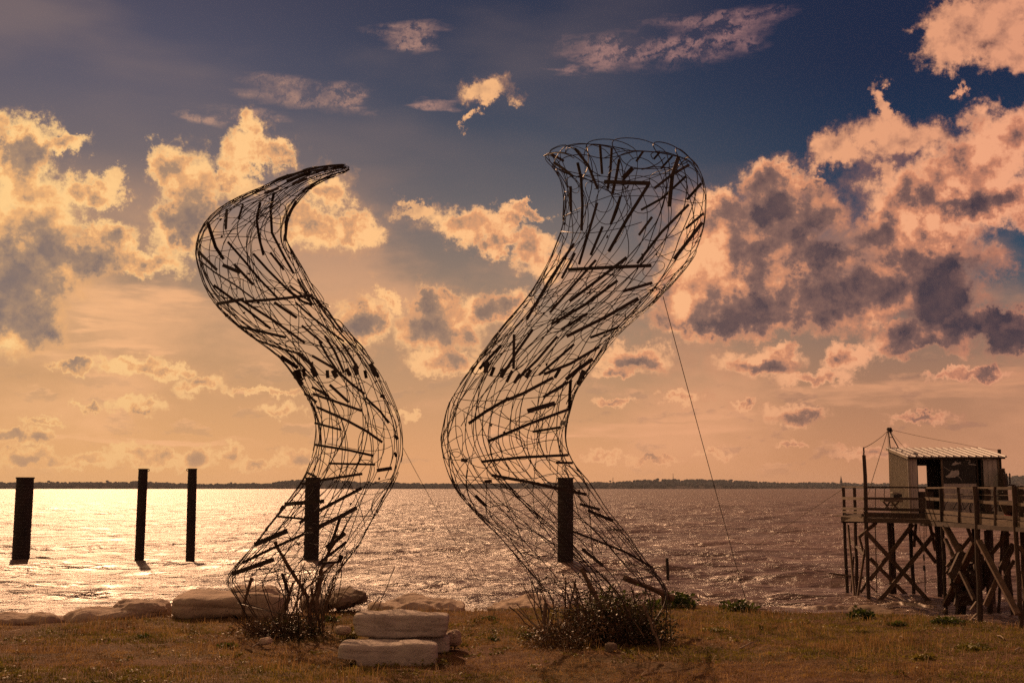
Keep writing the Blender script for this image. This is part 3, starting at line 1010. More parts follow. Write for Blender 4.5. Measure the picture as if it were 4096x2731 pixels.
R3 = [([(718, 165), (790, 205)], 13), ([(735, 215), (790, 250), (840, 290)], 13), ([(830, 350), (832, 490)], 16), ([(870, 215), (890, 300), (898, 450), (893, 600)], 16),
      ([(855, 135), (930, 230), (985, 365)], 14), ([(998, 112), (1010, 280)], 16), ([(1065, 130), (1058, 250), (1042, 365)], 16), ([(1108, 195), (1090, 300), (1068, 395)], 16),
      ([(1245, 150), (1205, 208)], 12), ([(1340, 155), (1305, 195)], 12), ([(1410, 178), (1345, 250)], 12), ([(1445, 185), (1410, 290), (1393, 465)], 22), ([(1185, 245), (1130, 305)], 28),
      ([(1022, 325), (1283, 333)], 22), ([(1275, 340), (1150, 540), (1048, 722)], 18), ([(1505, 228), (1400, 290), (1308, 362)], 14), ([(1490, 292), (1350, 420), (1232, 485)], 14),
      ([(1575, 335), (1495, 425)], 16), ([(1503, 455), (1350, 610), (1210, 790)], 15), ([(1587, 505), (1490, 588)], 14), ([(1580, 558), (1500, 662), (1420, 765)], 20), ([(1295, 525), (1220, 628)], 14),
      ([(1115, 408), (1060, 565)], 15), ([(982, 445), (940, 590), (878, 795)], 16), ([(1013, 580), (945, 742)], 15), ([(850, 675), (700, 900), (580, 1110)], 15), ([(855, 730), (780, 875)], 14),
      ([(975, 770), (850, 910), (712, 1070)], 14), ([(818, 825), (1050, 812), (1290, 802)], 18), ([(1150, 755), (990, 880), (825, 1005)], 16), ([(1098, 887), (920, 1020), (722, 1135)], 16),
      ([(1295, 900), (1130, 948)], 16), ([(1215, 988), (1030, 1095), (808, 1205)], 18), ([(925, 1075), (778, 1165)], 14), ([(1105, 1152), (943, 1212)], 15), ([(508, 1195), (505, 1390)], 16),
      ([(615, 1165), (520, 1300), (435, 1440)], 15), ([(435, 1255), (310, 1390)], 16), ([(755, 1205), (640, 1340), (505, 1470)], 14), ([(850, 1250), (650, 1425)], 14),
      ([(992, 1265), (830, 1360), (680, 1420)], 16), ([(955, 1335), (870, 1395), (805, 1450)], 22), ([(905, 1400), (875, 1480)], 28), ([(730, 1440), (560, 1530), (470, 1567)], 17),
      ([(355, 1350), (345, 1410)], 26), ([(395, 1380), (375, 1430)], 20), ([(450, 1390), (435, 1440)], 24), ([(498, 1400), (465, 1465)], 17), ([(605, 1395), (575, 1440)], 20), ([(770, 1390), (740, 1440)], 20),
      ([(540, 1420), (510, 1470)], 18), ([(830, 1460), (825, 1560)], 17)]
R4 = [([(480, 130), (350, 205), (250, 275)], 17), ([(815, 40), (675, 125)], 16), ([(826, 90), (822, 200)], 17), ([(585, 205), (740, 160)], 25), ([(818, 195), (600, 275), (358, 378)], 16),
      ([(615, 322), (770, 297)], 14), ([(775, 270), (810, 275)], 26), ([(322, 493), (550, 468), (815, 455)], 15), ([(750, 498), (840, 500)], 14), ([(208, 483), (240, 487)], 19), ([(340, 607), (380, 603)], 20),
      ([(380, 570), (600, 610), (750, 645), (920, 680)], 17), ([(285, 685), (352, 750)], 19), ([(885, 735), (995, 765)], 15), ([(930, 770), (1070, 830)], 17), ([(765, 860), (960, 935), (1150, 1010), (1295, 1095)], 12),
      ([(895, 990), (1015, 1085)], 17), ([(1040, 880), (1130, 880)], 8)]


def catmull(rows, u):
    """smooth interpolation over the traced rows; u array"""
    A = np.array(rows, float)
    n = len(A)
    u = np.clip(u, 0, n - 1 - 1e-6)
    i = np.floor(u).astype(int)
    t = (u - i)[..., None]
    p0, p1, p2, p3 = A[np.clip(i - 1, 0, n - 1)], A[i], A[np.clip(i + 1, 0, n - 1)], A[np.clip(i + 2, 0, n - 1)]
    return 0.5 * ((2 * p1) + (-p0 + p2) * t + (2 * p0 - 5 * p1 + 4 * p2 - p3) * t * t + (-p0 + 3 * p1 - 3 * p2 + p3) * t ** 3)


class Sculpture:
    def __init__(self, rows, Y, squash):
        self.Y = Y
        W = []
        for x0, y0, x1, y1 in rows:
            a, b = PY(x0, y0, Y), PY(x1, y1, Y)
            W.append((a.x, a.z, b.x, b.z))
        self.rows = W
        self.squash = squash
        self.n = len(rows)
        c = catmull(W, np.linspace(0, self.n - 1, 500))
        cx, cz = (c[:, 0] + c[:, 2]) / 2, (c[:, 1] + c[:, 3]) / 2
        self.len = float(np.hypot(np.diff(cx), np.diff(cz)).sum())
        self.fu = np.linspace(0, self.n - 1, 900)
        self.fc = catmull(W, self.fu)

    def S(self, u, v, off=0.0):
        """point of the skin: u along the tube in rows, v round it (0 = image right, -pi/2 = nearest)"""
        u = np.asarray(u, float); v = np.asarray(v, float)
        c = catmull(self.rows, u)
        mx, mz = (c[..., 0] + c[..., 2]) / 2, (c[..., 1] + c[..., 3]) / 2
        hx, hz = (c[..., 2] - c[..., 0]) / 2, (c[..., 3] - c[..., 1]) / 2
        r = np.hypot(hx, hz)
        g = 1 + off / np.maximum(r, .02)
        return np.stack([mx + hx * np.cos(v) * g, self.Y + r * np.sin(v) * self.squash * g, mz + hz * np.cos(v) * g], -1)

    def radius(self, u):
        c = catmull(self.rows, np.asarray(float(u)))
        return max(0.03, math.hypot(c[2] - c[0], c[3] - c[1]) / 2)

    def on_skin(self, xs, ys, side=-1, off=0.0):
        """skin point seen at a point of the photograph, near (side -1) or far (+1) wall"""
        depth = self.Y
        for _ in range(3):
            q = PY(xs, ys, depth)
            # bring it to the middle plane along the tube's own section
            ax, az, bx, bz = self.fc.T
            dx, dz = bx - ax, bz - az
            L2_ = dx * dx + dz * dz
            t = ((q.x - ax) * dx + (q.z - az) * dz) / L2_
            tc_ = np.clip(t, 0.0, 1.0)
            d = np.hypot(q.x - ax - dx * tc_, q.z - az - dz * tc_)
            k = int(np.argmin(d))
            s = float(np.clip(t[k] * 2 - 1, -0.995, 0.995))
            r = math.sqrt(L2_[k]) / 2
            depth = self.Y + side * r * math.sqrt(1 - s * s) * self.squash
        q = PY(xs, ys, depth + side * off)
        return q


def flat_bar(pts, w, t, axis_y):
    """lath: a thin board following pts, its face turned to the skin's normal (roughly the view)"""
    mb = MB()
    m = len(pts)
    vs = []
    for i, p in enumerate(pts):
        d = (pts[min(i + 1, m - 1)] - pts[max(i - 1, 0)]).normalized()
        nrm = Vector((0, 1, 0)) - d * d.y
        if nrm.length < 0.1:
            nrm = Vector((1, 0, 0))
        nrm.normalize()
        sd_ = d.cross(nrm).normalized()
        for a, b in ((-1, -1), (1, -1), (1, 1), (-1, 1)):
            vs.append(p + sd_ * (a * w / 2) + nrm * (b * t / 2))
    fs = [(3, 2, 1, 0), tuple((m - 1) * 4 + k for k in range(4))]
    for i in range(m - 1):
        for k in range(4):
            k2 = (k + 1) % 4
            fs.append((i * 4 + k, i * 4 + k2, (i + 1) * 4 + k2, (i + 1) * 4 + k))
    return mb.add(vs, fs)


def polyline(pts, step):
    out = []
    for (x0, y0), (x1, y1) in zip(pts[:-1], pts[1:]):
        n = max(1, int(math.hypot(x1 - x0, y1 - y0) / step))
        for k in range(n):
            out.append((x0 + (x1 - x0) * k / n, y0 + (y1 - y0) * k / n))
    out.append(pts[-1])
    return out


def build_sculpture(name, rows, Y, label, laths, seed, squash=1.0, n_long=15, n_diag=70, n_loop=70, n_arc=50, top_open=False):
    S = Sculpture(rows, Y, squash)
    rr = random.Random(seed)
    mid = S.S(S.n - 1, 0.0) * .5 + S.S(S.n - 1, math.pi) * .5
    e = empty(name, (mid[0], Y, 0.0), label, 'sculpture', 'two wire sculptures on the bank')
    N = S.n - 1
    cnt = [0]

    def wire(P_, rad, nm='wire', sides=4, closed=False):
        o = MB().tube([Vector(p) for p in P_], rad, sides, closed=closed).build(nm, M['wire'])
        adopt(e, o)
        cnt[0] += 1
        return o
    upm = N / S.len                       # rows per metre
    # long rods from the ground to the tip
    # each one runs up, turns over the end in a hairpin and comes back down
    for k in range(n_long):
        v0 = 2 * math.pi * k / n_long + rr.uniform(-.12, .12)
        dv = rr.uniform(0.5, 1.0) if top_open else rr.uniform(0.6, 1.6)
        up_ = rr.uniform(0.0, 0.25) if top_open else rr.uniform(0, N * .03)
        hp = (0.9 if top_open else 1.2)
        u1 = np.linspace(N, up_ + hp, 60)
        th = np.linspace(0, math.pi, 14)[1:-1]
        uh = up_ + hp - hp * np.sin(th)
        vh = dv / 2 - dv / 2 * np.cos(th)
        u2 = np.linspace(up_ + hp, N * rr.uniform(.25, 1.0), 44)
        f1, p1, q1 = rr.uniform(.12, .3), rr.uniform(0, 6), rr.uniform(-.5, .5)
        f2, p2, q2 = rr.uniform(.12, .3), rr.uniform(0, 6), rr.uniform(-.5, .5)
        env = lambda u: np.clip((u - up_ - hp) / 5, 0, 1)
        va = v0 + env(u1) * 0.35 * np.sin(u1 * f1 + p1) + q1 * u1 / N * env(u1)
        vb = v0 + dv + env(u2) * 0.35 * np.sin(u2 * f2 + p2) + q2 * u2 / N * env(u2)
        wire(S.S(np.concatenate([u1, uh, u2]), np.concatenate([va, v0 + vh, vb])), rr.choice((.0042, .0048, .0054)))
    # slanting rods, bundled here and there
    for k in range(n_diag):
        u0 = rr.uniform(0.03 if top_open else 0.01, 0.93) * N
        ln = rr.uniform(0.7, 2.2) * upm
        u1 = min(N, u0 + ln)
        u0 = max(0.0, u0)
        n = 26
        u = np.linspace(u0, u1, n)
        v0 = rr.uniform(0, 2 * math.pi)
        turn = rr.choice((-1, 1)) * rr.uniform(0.2, 1.7)
        t = np.linspace(0, 1, n)
        v = v0 + turn * t + 0.12 * np.sin(t * rr.uniform(2, 6) + rr.uniform(0, 6))
        wire(S.S(u, v), rr.choice((.0036, .004, .0045)))
    # rings of bent wire lying on the skin
    for k in range(n_loop):
        u0 = rr.uniform(0.03, 0.94) * N
        v0 = rr.uniform(0, 2 * math.pi)
        R = S.radius(u0)
        rad = min(rr.uniform(0.12, 0.27), R * 0.75)
        a = np.linspace(0, 2 * math.pi, 23)[:-1]
        stretch = rr.uniform(0.8, 1.5)
        u = np.clip(u0 + rad * stretch * upm * np.sin(a), 0, N)
        v = v0 + rad / R * np.cos(a)
        wire(S.S(u, v, 0.004), .0040, 'wire_ring', 4, True)
    # waving arcs round the tube
    for k in range(n_arc):
        u0 = rr.uniform(0.02, 0.98) * N
        v0 = rr.uniform(0, 2 * math.pi)
        sp = rr.uniform(1.2, 4.5)
        t = np.linspace(0, 1, 30)
        amp = rr.uniform(0.05, 0.24) * upm
        u = np.clip(u0 + amp * np.sin(t * sp * rr.uniform(1.2, 3.2) + rr.uniform(0, 6)) + rr.uniform(-.5, .5) * upm * t, 0, N)
        wire(S.S(u, v0 + sp * t, -0.004), .0040, 'wire')
    # laths tied to the near skin
    for zf, lst in laths:
        sc = 1.568 if zf in (Z1, Z2) else 1.4257
        for pts, w in lst:
            pp = [zf(*q) for q in polyline(pts, 55)]
            wm = w / sc / FSRC * (Y - .3) * 1.0
            side = -1
            if rr.random() < 0.22:
                side = 1
            q = [S.on_skin(x, y, side, 0.012) for x, y in pp]
            o = flat_bar(q, wm, 0.016, 1).build('lath', M['lath'])
            adopt(e, o)
    # small clamps where rods cross
    for k in range(26):
        u0, v0 = rr.uniform(.05, .95) * N, rr.uniform(0, 6.28)
        q = Vector(S.S(u0, v0))
        o = MB().box(q, (.018, .018, .03), Matrix.Rotation(rr.uniform(0, 3), 3, 'Y')).build('clamp', M['wire'])
        adopt(e, o)
    return S, e


SL, eL = build_sculpture('wire_sculpture', L_ROWS, 14.3, 'curved tube of rusty rods and laths tapering to a narrow hooked tip',
                         [(Z1, L1), (Z2, L2)], 3, n_long=12, n_diag=50, n_loop=54, n_arc=34)
SR, eR = build_sculpture('wire_sculpture', R_ROWS, 13.7, 'curved tube of rusty rods and laths opening to a wide flared mouth',
                         [(Z3, R3), (Z4, R4)], 5, n_long=14, n_diag=52, n_loop=64, n_arc=32, top_open=True)

# flared scalloped rim of the right sculpture's mouth
RIM = [([(675, 178), (740, 160), (800, 165), (850, 190)], 0.0, -.5), ([(675, 178), (715, 160), (790, 158), (870, 190), (950, 260), (1000, 290)], 0, -.4),
       ([(735, 240), (745, 190), (800, 125), (880, 107), (960, 112), (1040, 125), (1110, 145)], .0, .5), ([(800, 160), (812, 128), (870, 112), (930, 110), (1000, 112), (1130, 135), (1185, 150)], .2, .5),
       ([(905, 190), (915, 145), (950, 115), (1010, 118), (1130, 140), (1190, 195)], .3, .5), ([(1020, 190), (1100, 155), (1180, 148), (1260, 150), (1380, 162), (1450, 182), (1520, 215), (1570, 290), (1592, 360)], .1, .4),
       ([(1045, 245), (1080, 200), (1130, 165), (1200, 152), (1300, 155), (1400, 172), (1480, 195), (1500, 240)], -.2, .3), ([(1110, 175), (1130, 210), (1180, 240), (1250, 248), (1320, 225), (1370, 185)], -.3, -.3),
       ([(735, 240), (800, 185), (900, 170), (1010, 190), (1110, 175), (1200, 150)], -.45, -.4), ([(800, 320), (830, 295), (900, 300), (960, 330), (1030, 370), (1110, 400), (1145, 410)], -.5, -.6),
       ([(690, 185), (770, 260), (850, 290), (960, 320), (1060, 330)], -.3, -.5), ([(1300, 195), (1290, 165), (1340, 150), (1420, 170), (1500, 205), (1555, 270)], .1, .1),
       ([(1190, 250), (1280, 250), (1370, 245), (1450, 230), (1500, 210)], -.4, -.2), ([(1235, 255), (1330, 238), (1420, 260), (1490, 330), (1500, 400)], -.45, -.3),
       ([(800, 160), (830, 130), (880, 150), (930, 240), (960, 300)], .2, -.4), ([(920, 115), (930, 160), (928, 240), (900, 300)], .3, -.3)]
for pts, d0, d1 in RIM:
    A = [PY(*Z3(x, y), 13.7 + d0 + (d1 - d0) * k / (len(pts) - 1)) for k, (x, y) in enumerate(pts)]
    W_ = [tuple(q) for q in A]
    c = catmull(W_, np.linspace(0, len(W_) - 1, 8 * len(W_)))
    adopt(eR, MB().tube([Vector(q) for q in c], .005, 4).build('rim_wire', M['wire']))

# heavy boards and driftwood props leaning inside the feet
def stick(e, pts, w, Yd, mat='dead', name='prop', wob=0.01, zf=Z2):
    rr = random.Random(int(pts[0][0] * 7 + pts[0][1]))
    q = []
    pl = polyline(pts, 40)
    for k, (x, y) in enumerate(pl):
        p = PY(*zf(x, y), Yd[0] + (Yd[1] - Yd[0]) * k / max(1, len(pl) - 1))
        q.append(p + Vector((rr.uniform(-wob, wob), rr.uniform(-wob, wob), 0)))
    sc = 1.568 if zf in (Z1, Z2) else 1.4257
    r = w / 2 / sc / FSRC * 14
    rs = [r * rr.uniform(.8, 1.1) for _ in q]
    o = MB().tube(q, rs, 6).build(name, M[mat])
    adopt(e, o)
    return o


for pts, w, yd in [
        ([(620, 1040), (700, 1180), (830, 1390), (850, 1560)], 22, (13.9, 14.2)), ([(478, 1268), (455, 1340), (430, 1440), (425, 1500)], 20, (14.1, 14.2)),
        ([(675, 1245), (705, 1310), (715, 1400), (690, 1480), (680, 1600)], 18, (14.3, 14.2)), ([(745, 1300), (705, 1400), (660, 1500), (640, 1570)], 18, (14.4, 14.2)),
        ([(1010, 1000), (920, 1220), (880, 1350), (850, 1440), (850, 1600)], 22, (14.1, 14.3)), ([(990, 1320), (950, 1420), (930, 1500), (925, 1610)], 14, (13.8, 14.1)),
        ([(790, 1250), (770, 1400), (760, 1500), (755, 1600)], 14, (14.6, 14.4)), ([(930, 1250), (900, 1350), (885, 1480), (880, 1600)], 24, (14.6, 14.4)),
        ([(860, 1330), (870, 1430), (900, 1540), (910, 1610)], 20, (14.2, 14.3)), ([(1000, 1180), (830, 1330), (760, 1420), (700, 1600)], 12, (13.9, 14.2))]:
    stick(eL, pts, w, yd)
for k in range(30):
    rr = random.Random(900 + k)
    x0 = rr.gauss(800, 130); x1 = x0 + rr.uniform(-40, 220) * rr.choice((1, 1, -.6))
    y0, y1 = rr.uniform(1560, 1620), rr.uniform(1120, 1420)
    mx, my = (x0 + x1) / 2 + rr.uniform(-30, 30), (y0 + y1) / 2
    stick(eL, [(x0, y0), (mx, my), (x1, y1)], rr.uniform(4, 8), (rr.uniform(13.8, 14.6), rr.uniform(13.7, 14.7)), name='twig')
for pts, w, yd in [([(895, 1100), (930, 1170), (960, 1230), (995, 1310), (1010, 1400)], 30, (13.6, 13.5)), ([(1140, 1155), (1300, 1220), (1415, 1272)], 34, (13.9, 14.3)),
                   ([(1358, 1240), (1356, 1330)], 30, (14.4, 14.4)), ([(690, 1300), (680, 1440), (670, 1560)], 24, (13.5, 13.4)), ([(1240, 1300), (1280, 1400), (1320, 1500), (1345, 1560)], 18, (13.2, 12.9))]:
    stick(eR, pts, w, yd, zf=Z4)
for k in range(40):
    rr = random.Random(1900 + k)
    x0 = rr.uniform(670, 1390); x1 = x0 + rr.uniform(-220, 60)
    y0, y1 = rr.uniform(1470, 1560), rr.uniform(1120, 1380)
    stick(eR, [(x0, y0), ((x0 + x1) / 2 + rr.uniform(-30, 30), (y0 + y1) / 2), (x1, y1)], rr.uniform(4, 8), (rr.uniform(13.0, 14.0), rr.uniform(13.1, 14.2)), name='twig', zf=Z4)

# guy wires
def guy(e, a, b, ya, yb, sag=0.0, r=.0032):
    A, B = PY(*a, ya), PY(*b, yb)
    pts = [A.lerp(B, t / 16) - Vector((0, 0, sag * 4 * (t / 16) * (1 - t / 16))) for t in range(17)]
    adopt(e, MB().tube(pts, r, 4).build('guy_wire', M['wire']))


guy(eR, (2652, 1185), (2988, 2415), 13.9, 17.2, 0.03, .0045)
guy(eL, (1612, 1790), (1975, 2418), 14.4, 17.4, 0.05, .0036)


# ------------------------------------------------------------------ stones
def rock_mesh(center, size, boxy, rough, seed, sub=34, tilt=0.0, yaw=0.0, notch=None, taper=0.0):
    """cube sphere pushed towards a box, then weathered; size = full extents"""
    rr = np.random.default_rng(seed)
    n = sub
    lin_ = np.linspace(-1, 1, n + 1)
    vid = {}
    vs, fs = [], []

    def vert(a, b, c):
        key = (round(a, 5), round(b, 5), round(c, 5))
        if key not in vid:
            vid[key] = len(vs)
            vs.append(key)
        return vid[key]
    for ax in range(3):
        for s in (-1, 1):
            for i in range(n):
                for j in range(n):
                    q = []
                    for (p, r) in ((i, j), (i + 1, j), (i + 1, j + 1), (i, j + 1)):
                        co = [0, 0, 0]
                        co[ax] = s
                        co[(ax + 1) % 3] = lin_[p]
                        co[(ax + 2) % 3] = lin_[r]
                        q.append(vert(*co))
                    fs.append(tuple(q if s > 0 else reversed(q)))
    V = np.array(vs)
    ln = (np.abs(V) ** boxy).sum(1) ** (1 / boxy)
    V = V / ln[:, None]
    V = V * np.array(size) / 2
    sc = max(size)
    out = []
    off = Vector((seed * 3.7, seed * 1.3, seed * 0.7))
    for p in V:
        p = Vector(p)
        q = p / sc
        d = mnoise.noise(q * 1.8 + off) * 0.9 + mnoise.noise(q * 4.2 + off) * 0.45 + mnoise.noise(q * 10 + off) * 0.2 + mnoise.noise(q * 24 + off) * 0.09
        rdg = abs(mnoise.noise(Vector((q.x * 3, q.y * 3, q.z * 14)) + off)) * 0.35
        nrm = Vector((p.x / size[0] ** 2, p.y / size[1] ** 2, p.z / size[2] ** 2)).normalized()
        p = p + nrm * (d - rdg) * rough
        if notch is not None and p.z < 0 and p.x < notch[0]:
            p.z = max(p.z, notch[1] + (p.x - notch[0]) * -0.05)
        if taper:
            k = max(0.0, -p.z / size[2])
            p.x += taper * k * size[0] * (1 if p.x < 0 else -0.35) * min(1, abs(p.x) / size[0] * 2)
        out.append(p)
    R = Matrix.Rotation(yaw, 3, 'Z') @ Matrix.Rotation(tilt, 3, 'Y')
    return [Vector(center) + R @ p for p in out], fs


def rock(name, x0, x1, y0, y1, Y, depth, label, mat='rock', boxy=3.5, rough=0.05, seed=1, tilt=0.0, group=None, notch=None, cat='rock', yaw=0.0, taper=0.0):
    a, b = PY(x0, y1, Y), PY(x1, y0, Y)
    c = (a + b) / 2
    s = (abs(b.x - a.x), depth, abs(b.z - a.z))
    if notch:
        notch = ((notch[0] - .5) * s[0], (notch[1] - .5) * s[2])
    vs, fs = rock_mesh((c.x, Y + depth * .35, c.z), s, boxy, rough, seed, tilt=tilt, notch=notch, yaw=yaw, taper=taper)
    o = MB().add(vs, fs).build(name, M[mat], smooth=True, origin=(c.x, Y, a.z))
    tag(o, label, cat, group)
    return o


rock('stone_block', 1405, 1793, 2452, 2556, 12.35, 0.42, 'long pale stone block lying on top of the stone bench', 'stone', 8, 0.040, 2, taper=0.14, cat='stone block')
rock('stone_slab', 1470, 1798, 2540, 2612, 12.45, 0.40, 'pale slab in the middle of the stone bench, mostly hidden behind the front block', 'stone', 9, 0.012, 3, cat='stone slab')
rock('stone_block', 1350, 1747, 2572, 2668, 11.80, 0.34, 'lowest and nearest long pale stone block of the bench, undercut at one end', 'stone', 8, 0.028, 4, notch=(0.20, 0.36), cat='stone block')
rock('boulder', 1782, 1840, 2522, 2592, 12.6, 0.30, 'small round stone tucked against the end of the stone bench', 'rock', 3, 0.03, 5)
rock('boulder', -60, 222, 2460, 2515, 15.6, 0.6, 'low pale boulder at the water edge in the far left corner of the bank', 'rock', 2.6, 0.07, 6)
rock('boulder', 215, 560, 2436, 2515, 15.9, 0.7, 'long sloping boulder at the water edge, its low flank toward the left corner', 'rock', 2.6, 0.08, 7, tilt=-0.14)
rock('boulder', 430, 655, 2402, 2500, 16.1, 0.8, 'tall rounded end of the sloping boulder beside the long cracked block', 'rock', 2.6, 0.08, 8)
rock('boulder', 682, 1130, 2376, 2480, 15.9, 0.9, 'long squared pale boulder behind the foot of the left sculpture', 'rock', 5, 0.075, 9)
rock('boulder', 905, 1100, 2345, 2440, 16.3, 0.8, 'rounded hump of rock rising behind the long squared boulder', 'rock', 2.6, 0.08, 15)
rock('boulder', 1290, 1458, 2366, 2450, 16.6, 0.8, 'dark brown boulder between the left sculpture and the stone bench', 'darkrock', 2.4, 0.11, 10)
rock('boulder', 1200, 1320, 2395, 2450, 16.8, 0.8, 'low dark rock just left of the dark brown boulder', 'darkrock', 3, 0.06, 12)
rock('flat_rock', 1470, 1860, 2404, 2480, 18.0, 1.3, 'flat pale sandy rock at the water edge above the stone bench', 'rock', 2.4, 0.16, 11)
rock('flat_rock', 1940, 2200, 2406, 2480, 18.0, 1.2, 'flat pale sandy rock at the water edge left of the right sculpture foot', 'rock', 2.4, 0.16, 13)
rock('flat_rock', 3440, 3590, 2440, 2480, 17.0, 1.0, 'rough brown rock poking out of the grass edge in front of the pier', 'darkrock', 3, 0.07, 14)
rock('stone', 1035, 1085, 2550, 2580, 13.0, 0.14, 'small rounded stone on the turf before the left sculpture foot', 'rock', 2.6, 0.015, 16, cat='stone')
rock('stone', 2420, 2470, 2570, 2618, 12.5, 0.14, 'small rounded stone in the shade of the right sculpture bush', 'darkrock', 2.6, 0.015, 17, cat='stone')
rock('stone', 2100, 2170, 2656, 2676, 11.7, 0.14, 'flat stone lying in the turf between the bench and the bush', 'rock', 2.6, 0.012, 18, cat='stone')
rock('stone', 1340, 1400, 2505, 2540, 13.4, 0.2, 'small stone in the grass beside the left end of the stone bench', 'rock', 2.6, 0.02, 19, cat='stone')


# ------------------------------------------------------------------ turf
def blades(name, n, xr, yr, hmin, hmax, mat, density, seed, wid=0.0045, lay=0.6, clump=None, label=None):
    g = np.random.default_rng(seed)
    pts = []
    need = n
    while need > 0:
        y = g.uniform(yr[0], yr[1], need * 3)
        x = g.uniform(-1, 1, need * 3) * xr
        ok = (np.abs(x) < 0.47 * y + 0.6) & (y < edge_y(x) + 0.6) & (g.random(need * 3) < density(x, y))
        pts.append(np.stack([x[ok], y[ok]], 1)[:need])
        need -= len(pts[-1])
        if len(pts) > 40:
            break
    P_ = np.concatenate(pts)
    n = len(P_)
    x, y = P_[:, 0], P_[:, 1]
    z = ground_z(x, y)
    hgt = g.uniform(hmin, hmax, n) * (0.6 + 0.9 * fbm(x, y, 2.5, 3, seed + 4))
    a = g.uniform(0, 2 * np.pi, n)
    leanr = np.abs(g.normal(0, lay, n)) * hgt
    la = g.uniform(0, 2 * np.pi, n)
    tipx, tipy = leanr * np.cos(la), leanr * np.sin(la)
    tz = np.sqrt(np.maximum(hgt ** 2 - leanr ** 2, (hgt * .15) ** 2))
    wx, wy = np.cos(a) * wid, np.sin(a) * wid
    base = np.stack([x, y, z - 0.006], 1)
    A = base + np.stack([wx, wy, 0 * wx], 1)
    B = base - np.stack([wx, wy, 0 * wx], 1)
    mid = base + np.stack([tipx * .4, tipy * .4, tz * .62], 1)
    C1 = mid + np.stack([wx, wy, 0 * wx], 1) * .7
    D1 = mid - np.stack([wx, wy, 0 * wx], 1) * .7
    Tp = base + np.stack([tipx, tipy, tz], 1)
    V = np.stack([A, B, D1, C1, Tp], 1).reshape(-1, 3)
    i = np.arange(n)[:, None] * 5
    Fa = np.concatenate([i + np.array([[0, 1, 2]]), i + np.array([[0, 2, 3]]), i + np.array([[3, 2, 4]])], 0)
    o = np_mesh(name, V, Fa, mat)
    o['kind'] = 'stuff'
    if label:
        o['label'] = label
    return o


def greenness(x, y):
    a = fbm(x, y, 0.55, 3, 31)
    b = fbm(x, y, 1.9, 3, 37)
    s = a * 0.6 + b * 0.4
    near_left = np.clip((12.2 - y) / 1.2, 0, 1) * np.clip((1.5 - x) / 3, 0, 1)
    right = np.clip((x - 1.4) / 2.2, 0, 1) * np.clip((14.8 - y) / 2.5, 0, 1)
    g_ = np.clip((s - 0.47 + 0.17 * near_left + 0.17 * right) / 0.10, 0.03, 1)
    return g_


def bare(x, y):
    return np.clip((fbm(x, y, 1.3, 4, 41) - 0.30) / 0.12, 0.12, 1)


blades('dry_grass', 150000, 9.0, (10.0, 18.2), 0.010, 0.034, M['straw'], lambda x, y: np.clip(1 - greenness(x, y) * .75, .15, 1) * bare(x, y), 51, 0.0036, 0.75, label='short dry brown grass covering the bank')
blades('green_grass', 80000, 9.0, (10.0, 18.2), 0.012, 0.042, M['green'], lambda x, y: greenness(x, y) * np.clip(bare(x, y), .4, 1), 52, 0.0040, 0.55, label='greener grass patches in the dry turf')
blades('tall_grass', 9000, 9.0, (10.0, 18.0), 0.05, 0.13, M['straw'],
       lambda x, y: np.clip((fbm(x, y, 1.1, 3, 61) - .60) / .1, 0.01, 1) + np.clip(1 - np.abs(y - edge_y(x) + .2) / .5, 0, 1) * .35, 53, 0.0030, 0.4, label='taller dry stalks along the edge of the bank')


blades('straw_litter', 5200, 9.0, (10.0, 17.5), 0.04, 0.11, M['litter'], lambda x, y: np.clip((fbm(x, y, 1.6, 3, 71) - .42) / .12, 0.04, 1), 54, 0.0030, 1.6, label='loose pale straws lying on the turf')


# ------------------------------------------------------------------ plants
def leaf_cloud(c, rx, ry, rz, n, size, seed, dome=True, flat=0.5):
    g = np.random.default_rng(seed)
    d = g.normal(0, 1, (n, 3))
    d /= np.linalg.norm(d, axis=1)[:, None]
    r = g.uniform(0.25, 1, n) ** 0.55
    P_ = d * r[:, None]
    if dome:
        P_[:, 2] = np.abs(P_[:, 2])
    lump = 0.72 + 0.55 * fbm(P_[:, 0] * 3 + seed, P_[:, 1] * 3, 1.3, 3, seed % 50)
    P_ = P_ * lump[:, None] * np.array([rx, ry, rz]) + np.array(c)
    s = size * g.uniform(0.5, 1.25, n)
    u = g.normal(0, 1, (n, 3)); u[:, 2] *= flat; u /= np.linalg.norm(u, axis=1)[:, None]
    w = g.normal(0, 1, (n, 3)); w[:, 2] *= flat
    w -= (w * u).sum(1)[:, None] * u
    w /= np.linalg.norm(w, axis=1)[:, None]
    nn = np.cross(u, w)
    k = s[:, None]
    V = np.stack([P_, P_ + u * k * .5 + w * k * .34 + nn * k * .06, P_ + u * k * 1.05 - nn * k * .05, P_ + u * k * .5 - w * k * .34 + nn * k * .06], 1).reshape(-1, 3)
    i = np.arange(n)[:, None] * 4
    F = np.concatenate([i + np.array([[0, 1, 2]]), i + np.array([[0, 2, 3]])], 0)
    return V, F


def stems(c, rx, ry, rz, n, r, seed, lean=0.6):
    rr = random.Random(seed)
    mb = MB()
    for _ in range(n):
        a = rr.uniform(0, 6.28)
        q = math.sqrt(rr.random())
        b = Vector(c) + Vector((math.cos(a) * rx * .5 * q, math.sin(a) * ry * .5 * q, -0.02))
        t = Vector(c) + Vector((math.cos(a) * rx * rr.uniform(.3, 1.1) * q * 1.3 + rr.uniform(-.1, .1) * rx, math.sin(a) * ry * rr.uniform(.3, 1.1), rz * rr.uniform(.45, 1.05)))
        m_ = b.lerp(t, .5) + Vector((rr.uniform(-.15, .15) * rx, rr.uniform(-.15, .15) * ry, rz * .08))
        mb.tube([b, m_, t], [r, r * .8, r * .35], 4)
    return mb


